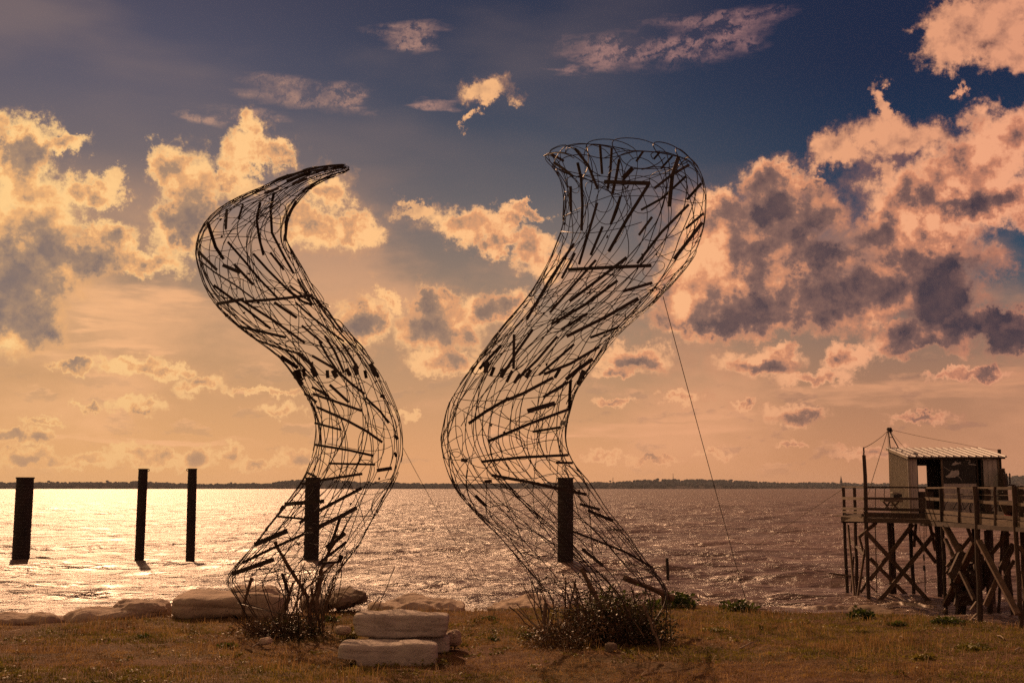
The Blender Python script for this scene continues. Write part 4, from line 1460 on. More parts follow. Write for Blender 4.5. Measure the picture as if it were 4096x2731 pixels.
def weed(xs, ys, wpx, hpx, label, seed, mat='leaf', leaf=0.06, dens=1.0, group='broad leaved weeds in the grass', name='weed_plant', Yoff=0.0):
    g_ = PZ(xs, ys, 0)
    Y = g_.y + Yoff
    x = (xs - 2048) / FSRC * Y * 1.0
    z = gz(x, Y)
    rx = wpx / 2 * Y / FSRC
    rz = hpx * Y / FSRC
    c = (x, Y, z)
    e = empty(name, c, label, 'plant', group)
    n = int(max(24, dens * 420 * rx * (rx + rz) / (leaf * leaf) * .028))
    V, F = leaf_cloud((x, Y, z + .005), rx, rx * .8, rz, n, leaf, seed)
    o = np_mesh('foliage', V, F, M[mat])
    s = stems(c, rx, rx * .8, rz, 9, 0.004, seed).build('stems', M['green'])
    s['kind'] = 'stuff'
    adopt(e, o, s)
    return e


weed(1865, 2428, 90, 34, 'bushy green weed at the bank edge above the right end of the stone bench', 1, leaf=.055)
weed(1780, 2436, 120, 14, 'low spread of small weeds left of the bushy green weed above the bench', 2, leaf=.04)
weed(2700, 2432, 150, 64, 'big leafy green plant beside the far foot of the right sculpture', 3, leaf=.075, dens=1.2)
weed(2610, 2436, 110, 34, 'lower leafy clump tucked under the laths of the right sculpture', 4, leaf=.06)
weed(2935, 2440, 150, 32, 'wide leafy green plant near the foot of the long guy wire', 5, leaf=.065, dens=1.2)
weed(3415, 2470, 115, 36, 'dark green leafy plant on the bank edge in front of the pier piles', 6, leaf=.06, dens=1.2)
weed(2190, 2432, 150, 26, 'low green weeds left of the right sculpture foot', 7, leaf=.05)
weed(1370, 2430, 130, 26, 'low green weeds in front of the dark brown boulder', 8, leaf=.05)
weed(1240, 2440, 70, 40, 'green weeds between the sticks of the left sculpture foot', 9, leaf=.05)
weed(500, 2482, 60, 26, 'small green weeds growing against the sloping boulder', 10, leaf=.04)
weed(940, 2592, 80, 22, 'rosette of rounded leaves on the turf before the left sculpture', 11, leaf=.06, dens=.8)
weed(1415, 2560, 70, 46, 'tuft of bright green grass at the left end of the bench', 12, mat='green', leaf=.07, dens=1.2)
weed(610, 2550, 70, 12, 'flat dark weed patch on the turf below the cracked boulder', 13, leaf=.04)
weed(1330, 2478, 90, 18, 'small dark weeds right of the left sculpture foot', 14, leaf=.04)
weed(3560, 2500, 80, 14, 'flat green weed patch on the bank below the pier', 15, leaf=.04)
weed(3995, 2500, 110, 30, 'green plants on the bank at the foot of the pier posts', 16, leaf=.05)
weed(4060, 2515, 60, 24, 'bright green plant at the right frame edge under the pier', 17, leaf=.06)
weed(3760, 2495, 130, 22, 'ragged green plants on the bank under the walkway', 18, leaf=.045)
weed(1960, 2480, 70, 14, 'small weed patch on the turf right of the bench', 19, leaf=.04)
weed(1975, 2560, 50, 14, 'small weed patch left of the right sculpture bush', 20, leaf=.04)
weed(2120, 2556, 60, 24, 'weeds with a yellow flower at the left side of the bush', 21, leaf=.04)
weed(3650, 2640, 120, 16, 'low dark green tuft in the near right part of the lawn', 22, mat='green', leaf=.045)
weed(3850, 2590, 150, 18, 'low green tuft in the lawn below the pier', 23, mat='green', leaf=.045)
weed(2840, 2520, 120, 10, 'flat green weed patch right of the bush', 24, mat='green', leaf=.04)


# big dark bush grown through the right sculpture's foot
def bush(xs0, xs1, ytop, ybot, label, seed, n, mats, Yc, name='bush', leafs=.04, nst=160):
    cx = (xs0 + xs1) / 2
    x = (cx - 2048) / FSRC * Yc
    z = gz(x, Yc)
    rx = (xs1 - xs0) / 2 * Yc / FSRC
    top = PY(cx, ytop, Yc).z
    rz = top - z
    e = empty(name, (x, Yc, z), label, 'bush')
    for j, (mat, share, fr) in enumerate(mats):
        V, F = leaf_cloud((x + fr[0] * rx, Yc + fr[1], z), rx * fr[2], .62 * fr[2], rz * fr[3], int(n * share), leafs, seed + j)
        o = np_mesh('foliage', V, F, M[mat])
        adopt(e, o)
    s = stems((x, Yc, z), rx, .6, rz * 1.05, nst, 0.0045, seed).build('twigs', M['dead'])
    s['kind'] = 'stuff'
    adopt(e, s)
    return e


bush(2215, 2690, 2385, 2600, 'dark tangled bush growing through the foot of the right sculpture', 71, 8000,
     [('bushleaf', .52, (0.05, 0.1, 1.0, 1.12)), ('dryleaf', .30, (-.15, -.1, .95, .9)), ('leaf', .14, (0.1, .2, .9, 1.25))], 13.55)
bush(2060, 2420, 2460, 2590, 'low dry twiggy growth at the left side of the dark bush', 81, 2200, [('dryleaf', .8, (0, 0, 1, .8)), ('bushleaf', .2, (0, 0, .9, .9))], 13.1, nst=60, leafs=.03)
bush(930, 1330, 2445, 2570, 'dry tangle of weeds and twigs round the foot of the left sculpture', 91, 2300, [('dryleaf', .5, (0, 0, 1.1, .6)), ('bushleaf', .5, (.25, 0, .8, .9))], 14.1, nst=190, leafs=.032)

for k, (xs, ys) in enumerate([(2275, 2490), (2262, 2478), (2155, 2575), (2778, 2575), (2460, 2605), (1540, 2440), (2035, 2472)]):
    q = PZ(xs, ys, 0.05)
    rr = random.Random(k)
    fl = MB()
    for j in range(6):
        a = j * 1.047
        fl.add([q, q + Vector((math.cos(a) * .014, math.sin(a) * .012, .006)), q + Vector((math.cos(a + .5) * .018, math.sin(a + .5) * .014, .010)), q + Vector((math.cos(a + 1) * .014, math.sin(a + 1) * .012, .006))], [(0, 1, 2, 3)])
    st_ = MB().tube([q - Vector((0, 0, .06)), q], .0022, 4).build('stem', M['green'])
    pt = fl.build('petals', M['flower'])
    e = empty('flower', q - Vector((0, 0, .05)), ['yellow flower high in the left side of the bush', 'second yellow flower close beside the highest one in the bush', 'yellow flower low on the turf left of the bush',
              'single yellow flower on open turf right of the bush', 'pale flower in the dark shade under the bush', 'yellow flower by the dark boulder above the bench', 'yellow flower on the turf right of the bench'][k], 'flower', 'small flowers in the turf')
    adopt(e, st_, pt)

# sticks lying on the turf
for k, (x0, y0, x1, y1, lb) in enumerate([(3600, 2545, 3612, 2552, 'short pale stick on the lawn below the pier'), (3990, 2542, 4015, 2552, 'pale stick lying at the right side of the lawn'),
        (2085, 2600, 2205, 2570, 'long pale dead branch lying at the left foot of the right sculpture'), (2960, 2592, 3035, 2560, 'thin straw coloured twig on the lawn near the long guy wire'),
        (1010, 2585, 1100, 2535, 'pale dead branch lying before the left sculpture'), (4060, 2600, 4090, 2590, 'short stick at the right frame edge')]):
    a, c = PZ(x0, y0, .02), PZ(x1, y1, .03)
    m_ = a.lerp(c, .5) + Vector((.01, .02, .012))
    o = MB().tube([a, m_, c], [.009, .008, .004], 5).build('dead_branch', M['net'])
    tag(o, lb, 'branch', 'dead sticks lying on the turf')


# small dark rosettes and clover patches scattered in the turf: too many to count
VV, FF, off_ = [], [], 0
g_ = np.random.default_rng(5)
for k in range(520):
    y = g_.uniform(10.4, 17.0)
    x = g_.uniform(-.45, .45) * y
    if y > edge_y(x) - .1 or float(fbm(np.array([x]), np.array([y]), .8, 3, 91)[0]) < .46:
        continue
    r = g_.uniform(.04, .16)
    V, F = leaf_cloud((x, y, gz(x, y) + .004), r, r, g_.uniform(.015, .05), int(g_.integers(8, 34)), g_.uniform(.02, .04), k)
    VV.append(V); FF.append(F + off_); off_ += len(V)
o = np_mesh('ground_weeds', np.concatenate(VV), np.concatenate(FF), M['green'])
o['kind'] = 'stuff'
o['label'] = 'small rosettes and clover scattered through the turf'


# ------------------------------------------------------------------ fishing pier
def ZA(x, y): return (3300 + x / 1.742, 1650 + y / 1.742)
def ZB(x, y): return (3350 + x / 3.153, 1680 + y / 3.153)


pier = empty('fishing_pier', PZ(3475, 2402, WATER_Z), 'dark timber fishing pier on crossed stilts at the right side of the water', 'pier')


def padd(mb, name, mat, label=None, parent=pier):
    o = mb.build(name, M[mat])
    adopt(parent, o)
    if label:
        o['label'] = label
    return o


def post(x0, y0, x1, y1, wpx, Y=None, name='post', below=0.8):
    """round timber from top (x0,y0) to foot (x1,y1) in the ZA zoom"""
    if Y is None:
        Y = PZ(*ZA(x1, y1), WATER_Z).y
    a, b = PY(*ZA(x0, y0), Y), PY(*ZA(x1, y1), Y)
    r = wpx / 1.742 / 2 * Y / FSRC
    rr = random.Random(int(x0 * 3 + y0))
    d = (b - a).normalized()
    pts = [a.lerp(b, t / 7) + Vector((rr.uniform(-.02, .02), rr.uniform(-.02, .02), 0)) for t in range(8)] + [b + d * below]
    rs = [r * rr.uniform(.92, 1.06) for _ in pts]
    o = MB().tube(pts, rs, 9).build(name, M['post'], smooth=False)
    adopt(pier, o)
    return Y


P3Y = post(272, 296, 305, 1308, 27)
post(268, 240, 268, 300, 11, Y=P3Y, name='pole_top', below=0.1)
P1Y = post(130, 513, 152, 1243, 22)
P2Y = post(206, 520, 224, 1262, 22, Y=(P1Y * .55 + P3Y * .45))
post(592, 772, 618, 1272, 27)
post(778, 770, 800, 1288, 30)
P6Y = post(805, 527, 842, 1368, 26)
P7Y = post(1048, 512, 1085, 1448, 38, Y=39.6)
P8Y = post(1316, 508, 1362, 1458, 34, Y=36.8)
post(1130, 820, 1148, 1330, 40, Y=42.5)
post(1235, 822, 1212, 1300, 22, Y=44)
post(1262, 822, 1300, 1320, 30, Y=41)
post(1040, 800, 1050, 1300, 20, Y=45)
post(1378, 830, 1392, 1300, 30, Y=40)
for x, y0, y1, w, Y in ((707, 516, 752, 20, 45.6), (928, 518, 780, 20, 41.3), (1183, 515, 806, 21, 38.2)):
    post(x, y0, x + 9, y1, w, Y=Y, name='rail_post', below=0)
for x, y0, y1, w, Y in ((350, 525, 672, 5, 50), (413, 525, 600, 5, 50.3)):
    post(x, y0, x, y1, w, Y=Y, name='thin_post', below=0)


def zbar(x0, y0, Y0, x1, y1, Y1, w, t, name, mat, f=ZA, side=None):
    a, b = PY(*f(x0, y0), Y0), PY(*f(x1, y1), Y1)
    s = 1.742 if f is ZA else 3.153
    wm = w / s * (Y0 + Y1) / 2 / FSRC
    return padd(MB().beam(a, b, wm, t, side or (0, 0, 1)), name, mat)


# front side of the platform, its shade put in by using the darker post timber
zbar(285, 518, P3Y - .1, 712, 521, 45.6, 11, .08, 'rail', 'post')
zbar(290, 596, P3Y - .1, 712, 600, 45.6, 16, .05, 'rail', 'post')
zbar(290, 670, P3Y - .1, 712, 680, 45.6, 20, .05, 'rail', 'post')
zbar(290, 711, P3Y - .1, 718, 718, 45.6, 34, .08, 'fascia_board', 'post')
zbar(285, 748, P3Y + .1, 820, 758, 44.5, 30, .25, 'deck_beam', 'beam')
# left side rails, sunlight put in as the paler board colour
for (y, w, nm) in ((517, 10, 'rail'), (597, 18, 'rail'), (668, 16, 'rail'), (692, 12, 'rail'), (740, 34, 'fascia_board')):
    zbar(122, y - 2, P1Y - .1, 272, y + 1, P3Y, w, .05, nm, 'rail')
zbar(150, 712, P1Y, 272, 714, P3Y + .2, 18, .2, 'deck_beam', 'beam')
# walkway rails toward the bank, bay by bay
def wy(x):
    return float(np.interp(x, [700, 815, 935, 1060, 1183, 1325, 1480], [45.7, P6Y + .15, 41.4, 39.75, 38.3, 36.95, 35.4]))


bays = [700, 815, 935, 1060, 1183, 1325, 1480]
for i in range(len(bays) - 1):
    xa, xb = bays[i], bays[i + 1]
    rr = random.Random(i)
    for (ya, yb, w, nm) in ((522, 524, 11, 'rail'), (598, 645, 21, 'rail'), (682, 748, 24, 'rail'), (722, 792, 40, 'fascia_board')):
        f0, f1 = (xa - 700) / 780, (xb - 700) / 780
        y0 = ya + (yb - ya) * f0 + rr.uniform(-2, 2)
        y1 = ya + (yb - ya) * f1 + rr.uniform(-2, 2)
        zbar(xa, y0, wy(xa), xb - 2, y1, wy(xb), w, .05, nm, 'rail')
    if i > 0:
        zbar(xa, 566 + 12 * f0, wy(xa), xb - 2, 566 + 12 * f1, wy(xb), 4, .03, 'rail', 'rail')
    zbar(xa, 768 + 52 * f0, wy(xa) + .15, xb, 768 + 52 * f1, wy(xb) + .15, 30, .3, 'deck_beam', 'beam')
# far-side rail of the walkway
for (z, w) in ((1.62, .07), (1.15, .12), (.75, .12)):
    a, b = Vector((17.6, 46.5, z)), Vector((16.9, 34, z))
    padd(MB().beam(a, b, w, .05, (0, 0, 1)), 'rail', 'post')
for Y in (45.5, 42.0, 38.5, 35.2):
    x = 16.9 + (Y - 34) * .056
    padd(MB().tube([(x, Y, -3.2), (x + .02, Y, 0), (x, Y, 1.72)], .13, 8), 'post', 'post')
# decking boards
DZ = 0.50
rr = random.Random(77)
n = 46
for k in range(n):
    t = (k + .5) / n
    Y = 34.2 + t * (P3Y - 34.2)
    x0 = 15.12 + 0.02 * math.sin(k)
    x1 = 16.9 + (Y - 34) * .056 + .05
    padd(MB().box(((x0 + x1) / 2, Y, DZ + rr.uniform(-.006, .006)), (x1 - x0, (P3Y - 34.2) / n - .02, .045)), 'deck_board', 'rail')
n = 40
for k in range(n):
    X = 13.45 + (k + .5) * (20.6 - 13.45) / n
    padd(MB().box((X, (P3Y + P1Y) / 2 + .2, DZ + rr.uniform(-.006, .006)), ((20.6 - 13.45) / n - .018, P1Y - P3Y + .6, .045)), 'deck_board', 'rail')
for X, Y in ((17.6, P3Y + .2), (20.3, P3Y + .2), (20.3, P1Y), (17.6, P1Y), (15.6, P1Y)):
    padd(MB().tube([(X, Y, -3.4), (X + .03, Y, -1), (X, Y, DZ)], .15, 8), 'post', 'post')
padd(MB().beam((15.5, P3Y + .05, DZ - .16), (20.6, P3Y + .05, DZ - .16), .24, .2, (0, 0, 1)), 'deck_beam', 'beam')
padd(MB().beam((13.6, P1Y, DZ - .16), (20.6, P1Y, DZ - .16), .24, .2, (0, 0, 1)), 'deck_beam', 'beam')


def brace(x0, y0, x1, y1, w, Y0, Y1=None, mat='brace', t=.09):
    Y1 = Y0 if Y1 is None else Y1
    a, b = PY(*ZA(x0, y0), Y0), PY(*ZA(x1, y1), Y1)
    wm = w / 1.742 * (Y0 + Y1) / 2 / FSRC
    padd(MB().beam(a, b, t, wm, (0, 1, 0)), 'brace', mat)


brace(278, 820, 745, 1335, 27, P3Y - .25, P3Y - .35)
brace(612, 775, 312, 1165, 26, P3Y + .1)
brace(765, 840, 382, 1308, 28, P3Y - .05, P3Y - .1)
brace(312, 1012, 572, 1275, 24, P3Y + 2.0)
brace(600, 822, 775, 1045, 24, P3Y + 2.2)
brace(160, 782, 206, 1282, 12, P1Y - 1.0, P3Y + 1.0)
brace(236, 855, 276, 1000, 13, P3Y + .9)
brace(278, 950, 228, 1282, 14, P3Y + .6)
brace(165, 872, 275, 990, 16, P1Y, P3Y + .5)
brace(355, 768, 238, 862, 20, P3Y + .3, P3Y + 1.5)
brace(312, 1148, 246, 1252, 18, P3Y + .6)
brace(200, 1000, 180, 1250, 9, P1Y - .5)
brace(634, 772, 620, 935, 16, P3Y + 2)
brace(730, 775, 770, 960, 18, P3Y + 2)
brace(838, 790, 980, 1040, 44, P6Y - .5, P6Y - 2.0)
brace(838, 880, 1042, 1305, 24, P6Y - .35, P7Y + .4)
brace(1045, 905, 840, 1340, 44, P7Y + .5, P6Y - .2)
brace(1012, 872, 850, 1072, 22, P7Y + 2.5)
brace(992, 795, 1040, 925, 20, P6Y + 1.5, mat='rail')
brace(845, 1100, 940, 1170, 22, 43)
brace(1072, 890, 1345, 1405, 40, P7Y - .3, P8Y - .3)
brace(1282, 838, 1160, 980, 26, 41)
brace(1315, 915, 1225, 1090, 40, 39)
brace(1205, 1150, 1118, 1345, 34, 39)
brace(1318, 1028, 1255, 1138, 20, 39.5)
brace(1240, 1190, 1270, 1300, 16, 40)
brace(1350, 930, 1470, 1090, 24, P8Y)
brace(1375, 1100, 1400, 1330, 20, 38)
brace(1058, 1400, 1010, 1450, 10, P7Y - .8, mat='rail')
brace(1055, 1315, 1012, 1375, 9, P7Y - .8, mat='rail')
brace(820, 1395, 842, 1365, 14, P6Y - 1, mat='rail')

# timber wreckage heaped under the walkway
heap = empty('timber_heap', PZ(*ZA(980, 1300), WATER_Z), 'dark heap of broken timbers lodged under the walkway', 'timber heap')
rr = random.Random(5)
for k in range(34):
    cx, cy = rr.gauss(985, 55), rr.gauss(1150, 75)
    a = rr.uniform(0, math.pi)
    ln = rr.uniform(60, 190)
    Y = rr.uniform(41.5, 44.5)
    p, q = PY(*ZA(cx - math.cos(a) * ln / 2, cy - math.sin(a) * ln / 2), Y), PY(*ZA(cx + math.cos(a) * ln / 2, cy + math.sin(a) * ln / 2), Y + rr.uniform(-1, 1))
    p.z = max(p.z, -2.8); q.z = max(q.z, -2.8)
    padd(MB().beam(p, q, rr.uniform(.06, .2), rr.uniform(.1, .32), (0, 1, 0)), 'timber', 'beam', parent=heap)

# ropes, hoist and dip net
def cord(pts, r, name, label, cat, f=ZA, mat='rope', group=None, sag=0):
    P_ = [PY(*f(x, y), Y) for x, y, Y in pts]
    out = []
    for i in range(len(P_) - 1):
        for k in range(10):
            t = k / 10
            out.append(P_[i].lerp(P_[i + 1], t) - Vector((0, 0, sag * 4 * t * (1 - t))))
    out.append(P_[-1])
    o = MB().tube(out, r, 4).build(name, M[mat])
    if label:
        tag(o, label, cat, group)
    return o


hut_front, hut_back = 48.0, 50.5
mastY = 50.2
hoist = empty('hoist_frame', PY(*ZB(655, 1000), mastY), 'dark steel hoist frame with a narrow triangular head rising beside the hut roof', 'hoist')


def hb(x0, y0, x1, y1, w, nm, mat='metal'):
    a, b = PY(*ZB(x0, y0), mastY), PY(*ZB(x1, y1), mastY)
    adopt(hoist, MB().tube([a, b], w / 3.153 / 2 * mastY / FSRC, 6).build(nm, M[mat]))


hb(640, 108, 664, 350, 15, 'leg')
hb(650, 125, 768, 350, 15, 'leg')
hb(652, 216, 700, 216, 11, 'crossbar')
hb(662, 346, 768, 350, 9, 'crossbar')
hb(664, 350, 684, 520, 11, 'leg')
hb(684, 500, 692, 1080, 9, 'leg')
for k, (x, y) in enumerate(((640, 112), (664, 112), (672, 134), (655, 122))):
    q = PY(*ZB(x, y), mastY)
    adopt(hoist, MB().tube([q + Vector((0, -.04, 0)), q + Vector((0, .04, 0))], .07, 8).build('pulley', M['metal']))
cord([(638, 130, mastY), (500, 250, 48.6), (338, 345, P3Y)], .013, 'cable', 'cable sagging from the hoist head to the tall left corner post', 'cable', ZB, sag=.02)
cord([(632, 135, mastY), (420, 815, 49), (385, 940, 48.6)], .012, 'cable', 'slanting cable from the hoist head down to the left rail of the platform', 'cable', ZB)
cord([(632, 140, mastY), (650, 520, mastY), (658, 870, mastY)], .008, 'cable', 'thin upright cable hanging from the hoist head along the hut wall', 'cable', ZB)
cord([(668, 118, mastY), (1560, 300, 50.8), (2035, 376, 51.2)], .007, 'cable', 'long cable from the hoist head over the hut roof to the post behind it', 'cable', ZB, sag=.03)
cord([(662, 140, mastY), (850, 352, 50.5)], .008, 'cable', 'short thin cable from the hoist head to the roof edge', 'cable', ZB)
cord([(1118, 1300, 46), (1118, 1482, 46)], .012, 'hanging_rope', 'rope hanging under the platform, second from its block', 'rope', ZB)
cord([(690, 770, 46.3), (690, 980, 46.2)], .012, 'hanging_rope', 'rope holding the dark block under the platform', 'rope', ZA)
cord([(350, 770, 48), (362, 1250, 48)], .020, 'hanging_rope', 'stout rope hanging straight down beside the corner post', 'rope', ZA)
cord([(463, 770, 48.4), (485, 1130, 48.4)], .008, 'hanging_rope', 'thin rope hanging between the crossed braces', 'rope', ZA)
cord([(655, 770, 48.4), (665, 870, 48.4), (690, 975, 46.3)], .008, 'hanging_rope', 'slack thin rope slanting to the dark block', 'rope', ZA)
bl = empty('pulley_block', PY(*ZA(690, 1050), 46.2), 'dark iron block and hook hanging under the platform', 'pulley block')
for (x, y0, y1, w) in ((688, 985, 1030, 12), (690, 1065, 1100, 17), (696, 1100, 1250, 8)):
    padd(MB().tube([PY(*ZA(x, y0), 46.2), PY(*ZA(x + 3, y1), 46.2)], w / 1.742 / 2 * 46 / FSRC, 7), 'hook' if w < 10 else 'block', 'metal', parent=bl)
padd(MB().tube([PY(*ZA(690, 1025), 46.2), PY(*ZA(690, 1068), 46.2)], .012, 5), 'link', 'metal', parent=bl)

net = empty('dip_net', PZ(*ZA(60, 1240), WATER_Z), 'square dip net on thin spars half sunk beside the left pier posts', 'fishing net')
nY = 49.5
def nb(x0, y0, Y0, x1, y1, Y1, r, nm, mat='net'):
    adopt(net, MB().tube([PY(*ZA(x0, y0), Y0), PY(*ZA(x1, y1), Y1)], r, 5).build(nm, M[mat]))
nb(32, 1118, 49, 270, 1150, 50.5, .035, 'spar', 'rail')
nb(60, 1122, 49, 40, 1205, 49, .010, 'edge_cord')
nb(40, 1215, 49, 130, 1180, 50, .010, 'edge_cord')
nb(62, 1120, 49, 130, 1040, 50.6, .012, 'lifting_line', 'rope')
nb(290, 1180, 48, 362, 1250, 48, .03, 'spar', 'rail')
for k in range(12):
    t = k / 11
    nb(45 + 100 * t, 1125 + 8 * t, 49.2, 40 + 50 * t, 1225 - 10 * t, 49.1, .0045, 'mesh_cord')
    if k < 7:
        nb(45, 1135 + 14 * k, 49.2, 140 - 6 * k, 1138 + 12 * k, 49.6, .0045, 'mesh_cord')
cord([(3378, 1950, P1Y), (3000, 2200, 56), (2672, 2318, 63)], .012, 'mooring_line', 'long thin line slanting from the pier corner down to the short stake', 'rope', lambda x, y: (x, y))

# ------------------------------------------------------------------ the hut
FX0, FX1 = 15.50, 19.10           # left and right corner of the front wall
HF, HB_ = hut_front, hut_back
ZT_F, ZT_B = 2.80, 3.16
hut = empty('fishing_hut', (FX0, HF, DZ), 'small whitewashed fishing hut with a slanted ribbed roof standing on the pier', 'hut')


def hx(xb):
    """X in the front wall plane from the ZB zoom"""
    return PY(*ZB(xb, 600), HF).x


def hz(yb):
    return PY(*ZB(1000, yb), HF).z


def hadd(mb, name, mat, label=None, parent=hut):
    return padd(mb, name, mat, label, parent)


# corrugated side wall
mb = MB()
nw = 34
vs, fs = [], []
for k in range(nw * 4 + 1):
    t = k / (nw * 4)
    y = HF + .02 + t * (HB_ - HF - .04)
    ph = [0, 1, 1, 0][k % 4] if k % 4 < 4 else 0
    x = FX0 - 0.028 * ph
    zt = ZT_F + (ZT_B - ZT_F) * t
    vs += [(x, y, DZ + .03), (x, y, zt), (x + .03, y, DZ + .03), (x + .03, y, zt)]
for k in range(nw * 4):
    o = k * 4
    fs += [(o, o + 4, o + 5, o + 1), (o + 2, o + 3, o + 7, o + 6)]
hadd(mb.add(vs, fs), 'corrugated_wall', 'tin')
# back wall with a see-through opening lined up with the door
wx0, wx1 = PY(*ZB(1010, 600), HB_).x, PY(*ZB(1122, 600), HB_).x
wz0, wz1 = PY(*ZB(1000, 900), HB_).z, PY(*ZB(1000, 573), HB_).z
bx0, bx1 = FX0 + .03, FX1 + .2
hadd(MB().box(((bx0 + wx0) / 2, HB_, (DZ + ZT_B) / 2), (wx0 - bx0, .04, ZT_B - DZ)), 'back_wall_panel', 'dark_wood')
hadd(MB().box(((bx1 + wx1) / 2, HB_, (DZ + ZT_B) / 2), (bx1 - wx1, .04, ZT_B - DZ)), 'back_wall_panel', 'dark_wood')
hadd(MB().box(((wx0 + wx1) / 2, HB_, (wz1 + ZT_B) / 2), (wx1 - wx0, .04, ZT_B - wz1)), 'back_wall_panel', 'dark_wood')
hadd(MB().box(((wx0 + wx1) / 2, HB_, (wz0 + DZ) / 2), (wx1 - wx0, .04, wz0 - DZ)), 'back_wall_panel', 'dark_wood')
hadd(MB().box((FX1 + .02, (HF + HB_) / 2, (DZ + ZT_F) / 2), (.04, HB_ - HF - .1, ZT_F - DZ)), 'side_wall', 'dark_wood')
hadd(MB().box(((FX0 + FX1) / 2, (HF + HB_) / 2, DZ + .05), (FX1 - FX0 - .1, HB_ - HF - .1, .04)), 'floor_board', 'dark_wood')
# front wall
zt = ZT_F - .02
for a, b_ in ((885, 942), (944, 1003)):
    hadd(MB().box(((hx(a) + hx(b_)) / 2, HF, (DZ + zt) / 2), (hx(b_) - hx(a) - .005, .03, zt - DZ)), 'wall_board', 'whitewall')
hadd(MB().beam((hx(1003), HF, hz(478)), (hx(1840), HF, hz(478)), .09, .06, (0, 0, 1)), 'lintel', 'beam')
hadd(MB().box((hx(1312), HF - .02, (DZ + zt) / 2), (.075, .06, zt - DZ)), 'door_post', 'rail')
hadd(MB().box((hx(1110), HF + .02, (DZ + hz(900)) / 2 + .1), (hx(1200) - hx(1020), .03, hz(900) - DZ - .2)), 'half_door', 'dark_wood')
ix0, ix1 = PY(*ZB(1135, 600), HF + 1.1).x, PY(*ZB(1275, 600), HF + 1.1).x
hadd(MB().box(((ix0 + ix1) / 2, HF + 1.1, (DZ + hz(580)) / 2), (ix1 - ix0, .04, hz(580) - DZ)), 'inner_door', 'dark_wood')
for k in range(5):
    a = 1322 + k * 84
    hadd(MB().box(((hx(a) + hx(a + 82)) / 2, HF, (DZ + hz(797)) / 2), (hx(a + 82) - hx(a), .03, hz(797) - DZ)), 'wall_board', 'whitewall')
hadd(MB().box((hx(1530), HF - .02, (hz(470) + hz(795)) / 2), (hx(1742) - hx(1328), .03, hz(470) - hz(795))), 'black_panel', 'black')
hadd(MB().box((PY(*ZB(1800, 600), HF + .5).x, HF + .5, (hz(470) + DZ) / 2), (.5, .04, 1.9)), 'inner_panel', 'black')
for x in (1760, 1815):
    hadd(MB().box((hx(x), HF, (DZ + zt) / 2), (.05, .05, zt - DZ)), 'stud', 'dark_wood')
for k in range(3):
    a = 1838 + k * 59
    hadd(MB().box(((hx(a) + hx(a + 56)) / 2, HF - .01 * (k % 2), (DZ + zt) / 2), (hx(a + 56) - hx(a), .03, zt - DZ - .02 * k)), 'wall_plank', 'whitewall', 'bare grey weathered plank' if k == 0 else None)
hadd(MB().box((hx(2026), HF, (DZ + zt) / 2), (.08, .08, zt - DZ)), 'corner_post', 'rail')
hadd(MB().box((FX0 + .01, HF - .02, (DZ + zt) / 2), (.05, .05, zt - DZ)), 'corner_post', 'tin')
# chalk figures on the black panel: fish, ray and heron neck
def figure(pts, name, thick=None):
    P_ = [Vector((hx(x), HF - .038, hz(y))) for x, y in pts]
    if thick:
        hadd(MB().tube(P_, thick, 4), name, 'paint')
    else:
        c = sum(P_, Vector()) / len(P_)
        n_ = len(P_)
        vs = [c] + P_ + [c + Vector((0, .004, 0))] + [p + Vector((0, .004, 0)) for p in P_]
        fs = [(0, 1 + (k + 1) % n_, 1 + k) for k in range(n_)]
        fs += [(1 + k, 1 + (k + 1) % n_, n_ + 2 + (k + 1) % n_, n_ + 2 + k) for k in range(n_)]
        hadd(MB().add(vs, fs), name, 'paint')


figure([(1438, 572), (1448, 545), (1470, 535), (1490, 514), (1500, 530), (1530, 538), (1558, 524), (1548, 540), (1562, 554), (1532, 548), (1510, 556), (1490, 562), (1470, 570), (1452, 566)], 'painted_fish')
figure([(1352, 706), (1385, 690), (1420, 655), (1440, 625), (1452, 640), (1488, 630), (1524, 632), (1528, 668), (1522, 690), (1500, 700), (1470, 720), (1430, 722), (1395, 726), (1365, 722)], 'painted_ray')
figure([(1500, 700), (1530, 720), (1552, 756)], 'painted_tail', .012)
figure([(1335, 585), (1380, 618), (1420, 640)], 'painted_line', .008)
figure([(1612, 503), (1645, 500), (1672, 510), (1668, 528), (1645, 542), (1662, 556), (1720, 562), (1742, 566)], 'painted_heron', .022)
# roof
rx0, rx1 = FX0 - .10, FX1 + .18
RB = PY(*ZB(800, 352), HB_).z
rz_f, rz_b = ZT_F + .05, RB
fy, by = HF - .18, HB_ + .05
hadd(MB().add([(rx0, fy, rz_f), (rx1, fy, rz_f), (rx1, by, rz_b), (rx0, by, rz_b), (rx0, fy, rz_f - .02), (rx1, fy, rz_f - .02), (rx1, by, rz_b - .02), (rx0, by, rz_b - .02)],
              [(0, 1, 2, 3), (7, 6, 5, 4), (0, 4, 5, 1), (1, 5, 6, 2), (2, 6, 7, 3), (3, 7, 4, 0)]), 'roof_sheet', 'roof')
for k in range(14):
    x = rx0 + .05 + k * (rx1 - rx0 - .1) / 13
    s = .026
    vs = []
    for (y, z) in ((fy - .01, rz_f), (by, rz_b)):
        vs += [(x - s * 1.6, y, z + .002), (x - s * .7, y, z + .045), (x + s * .7, y, z + .045), (x + s * 1.6, y, z + .002)]
    hadd(MB().add(vs, [(0, 1, 2, 3), (7, 6, 5, 4), (0, 4, 5, 1), (1, 5, 6, 2), (2, 6, 7, 3), (3, 7, 4, 0)]), 'roof_rib', 'roof')
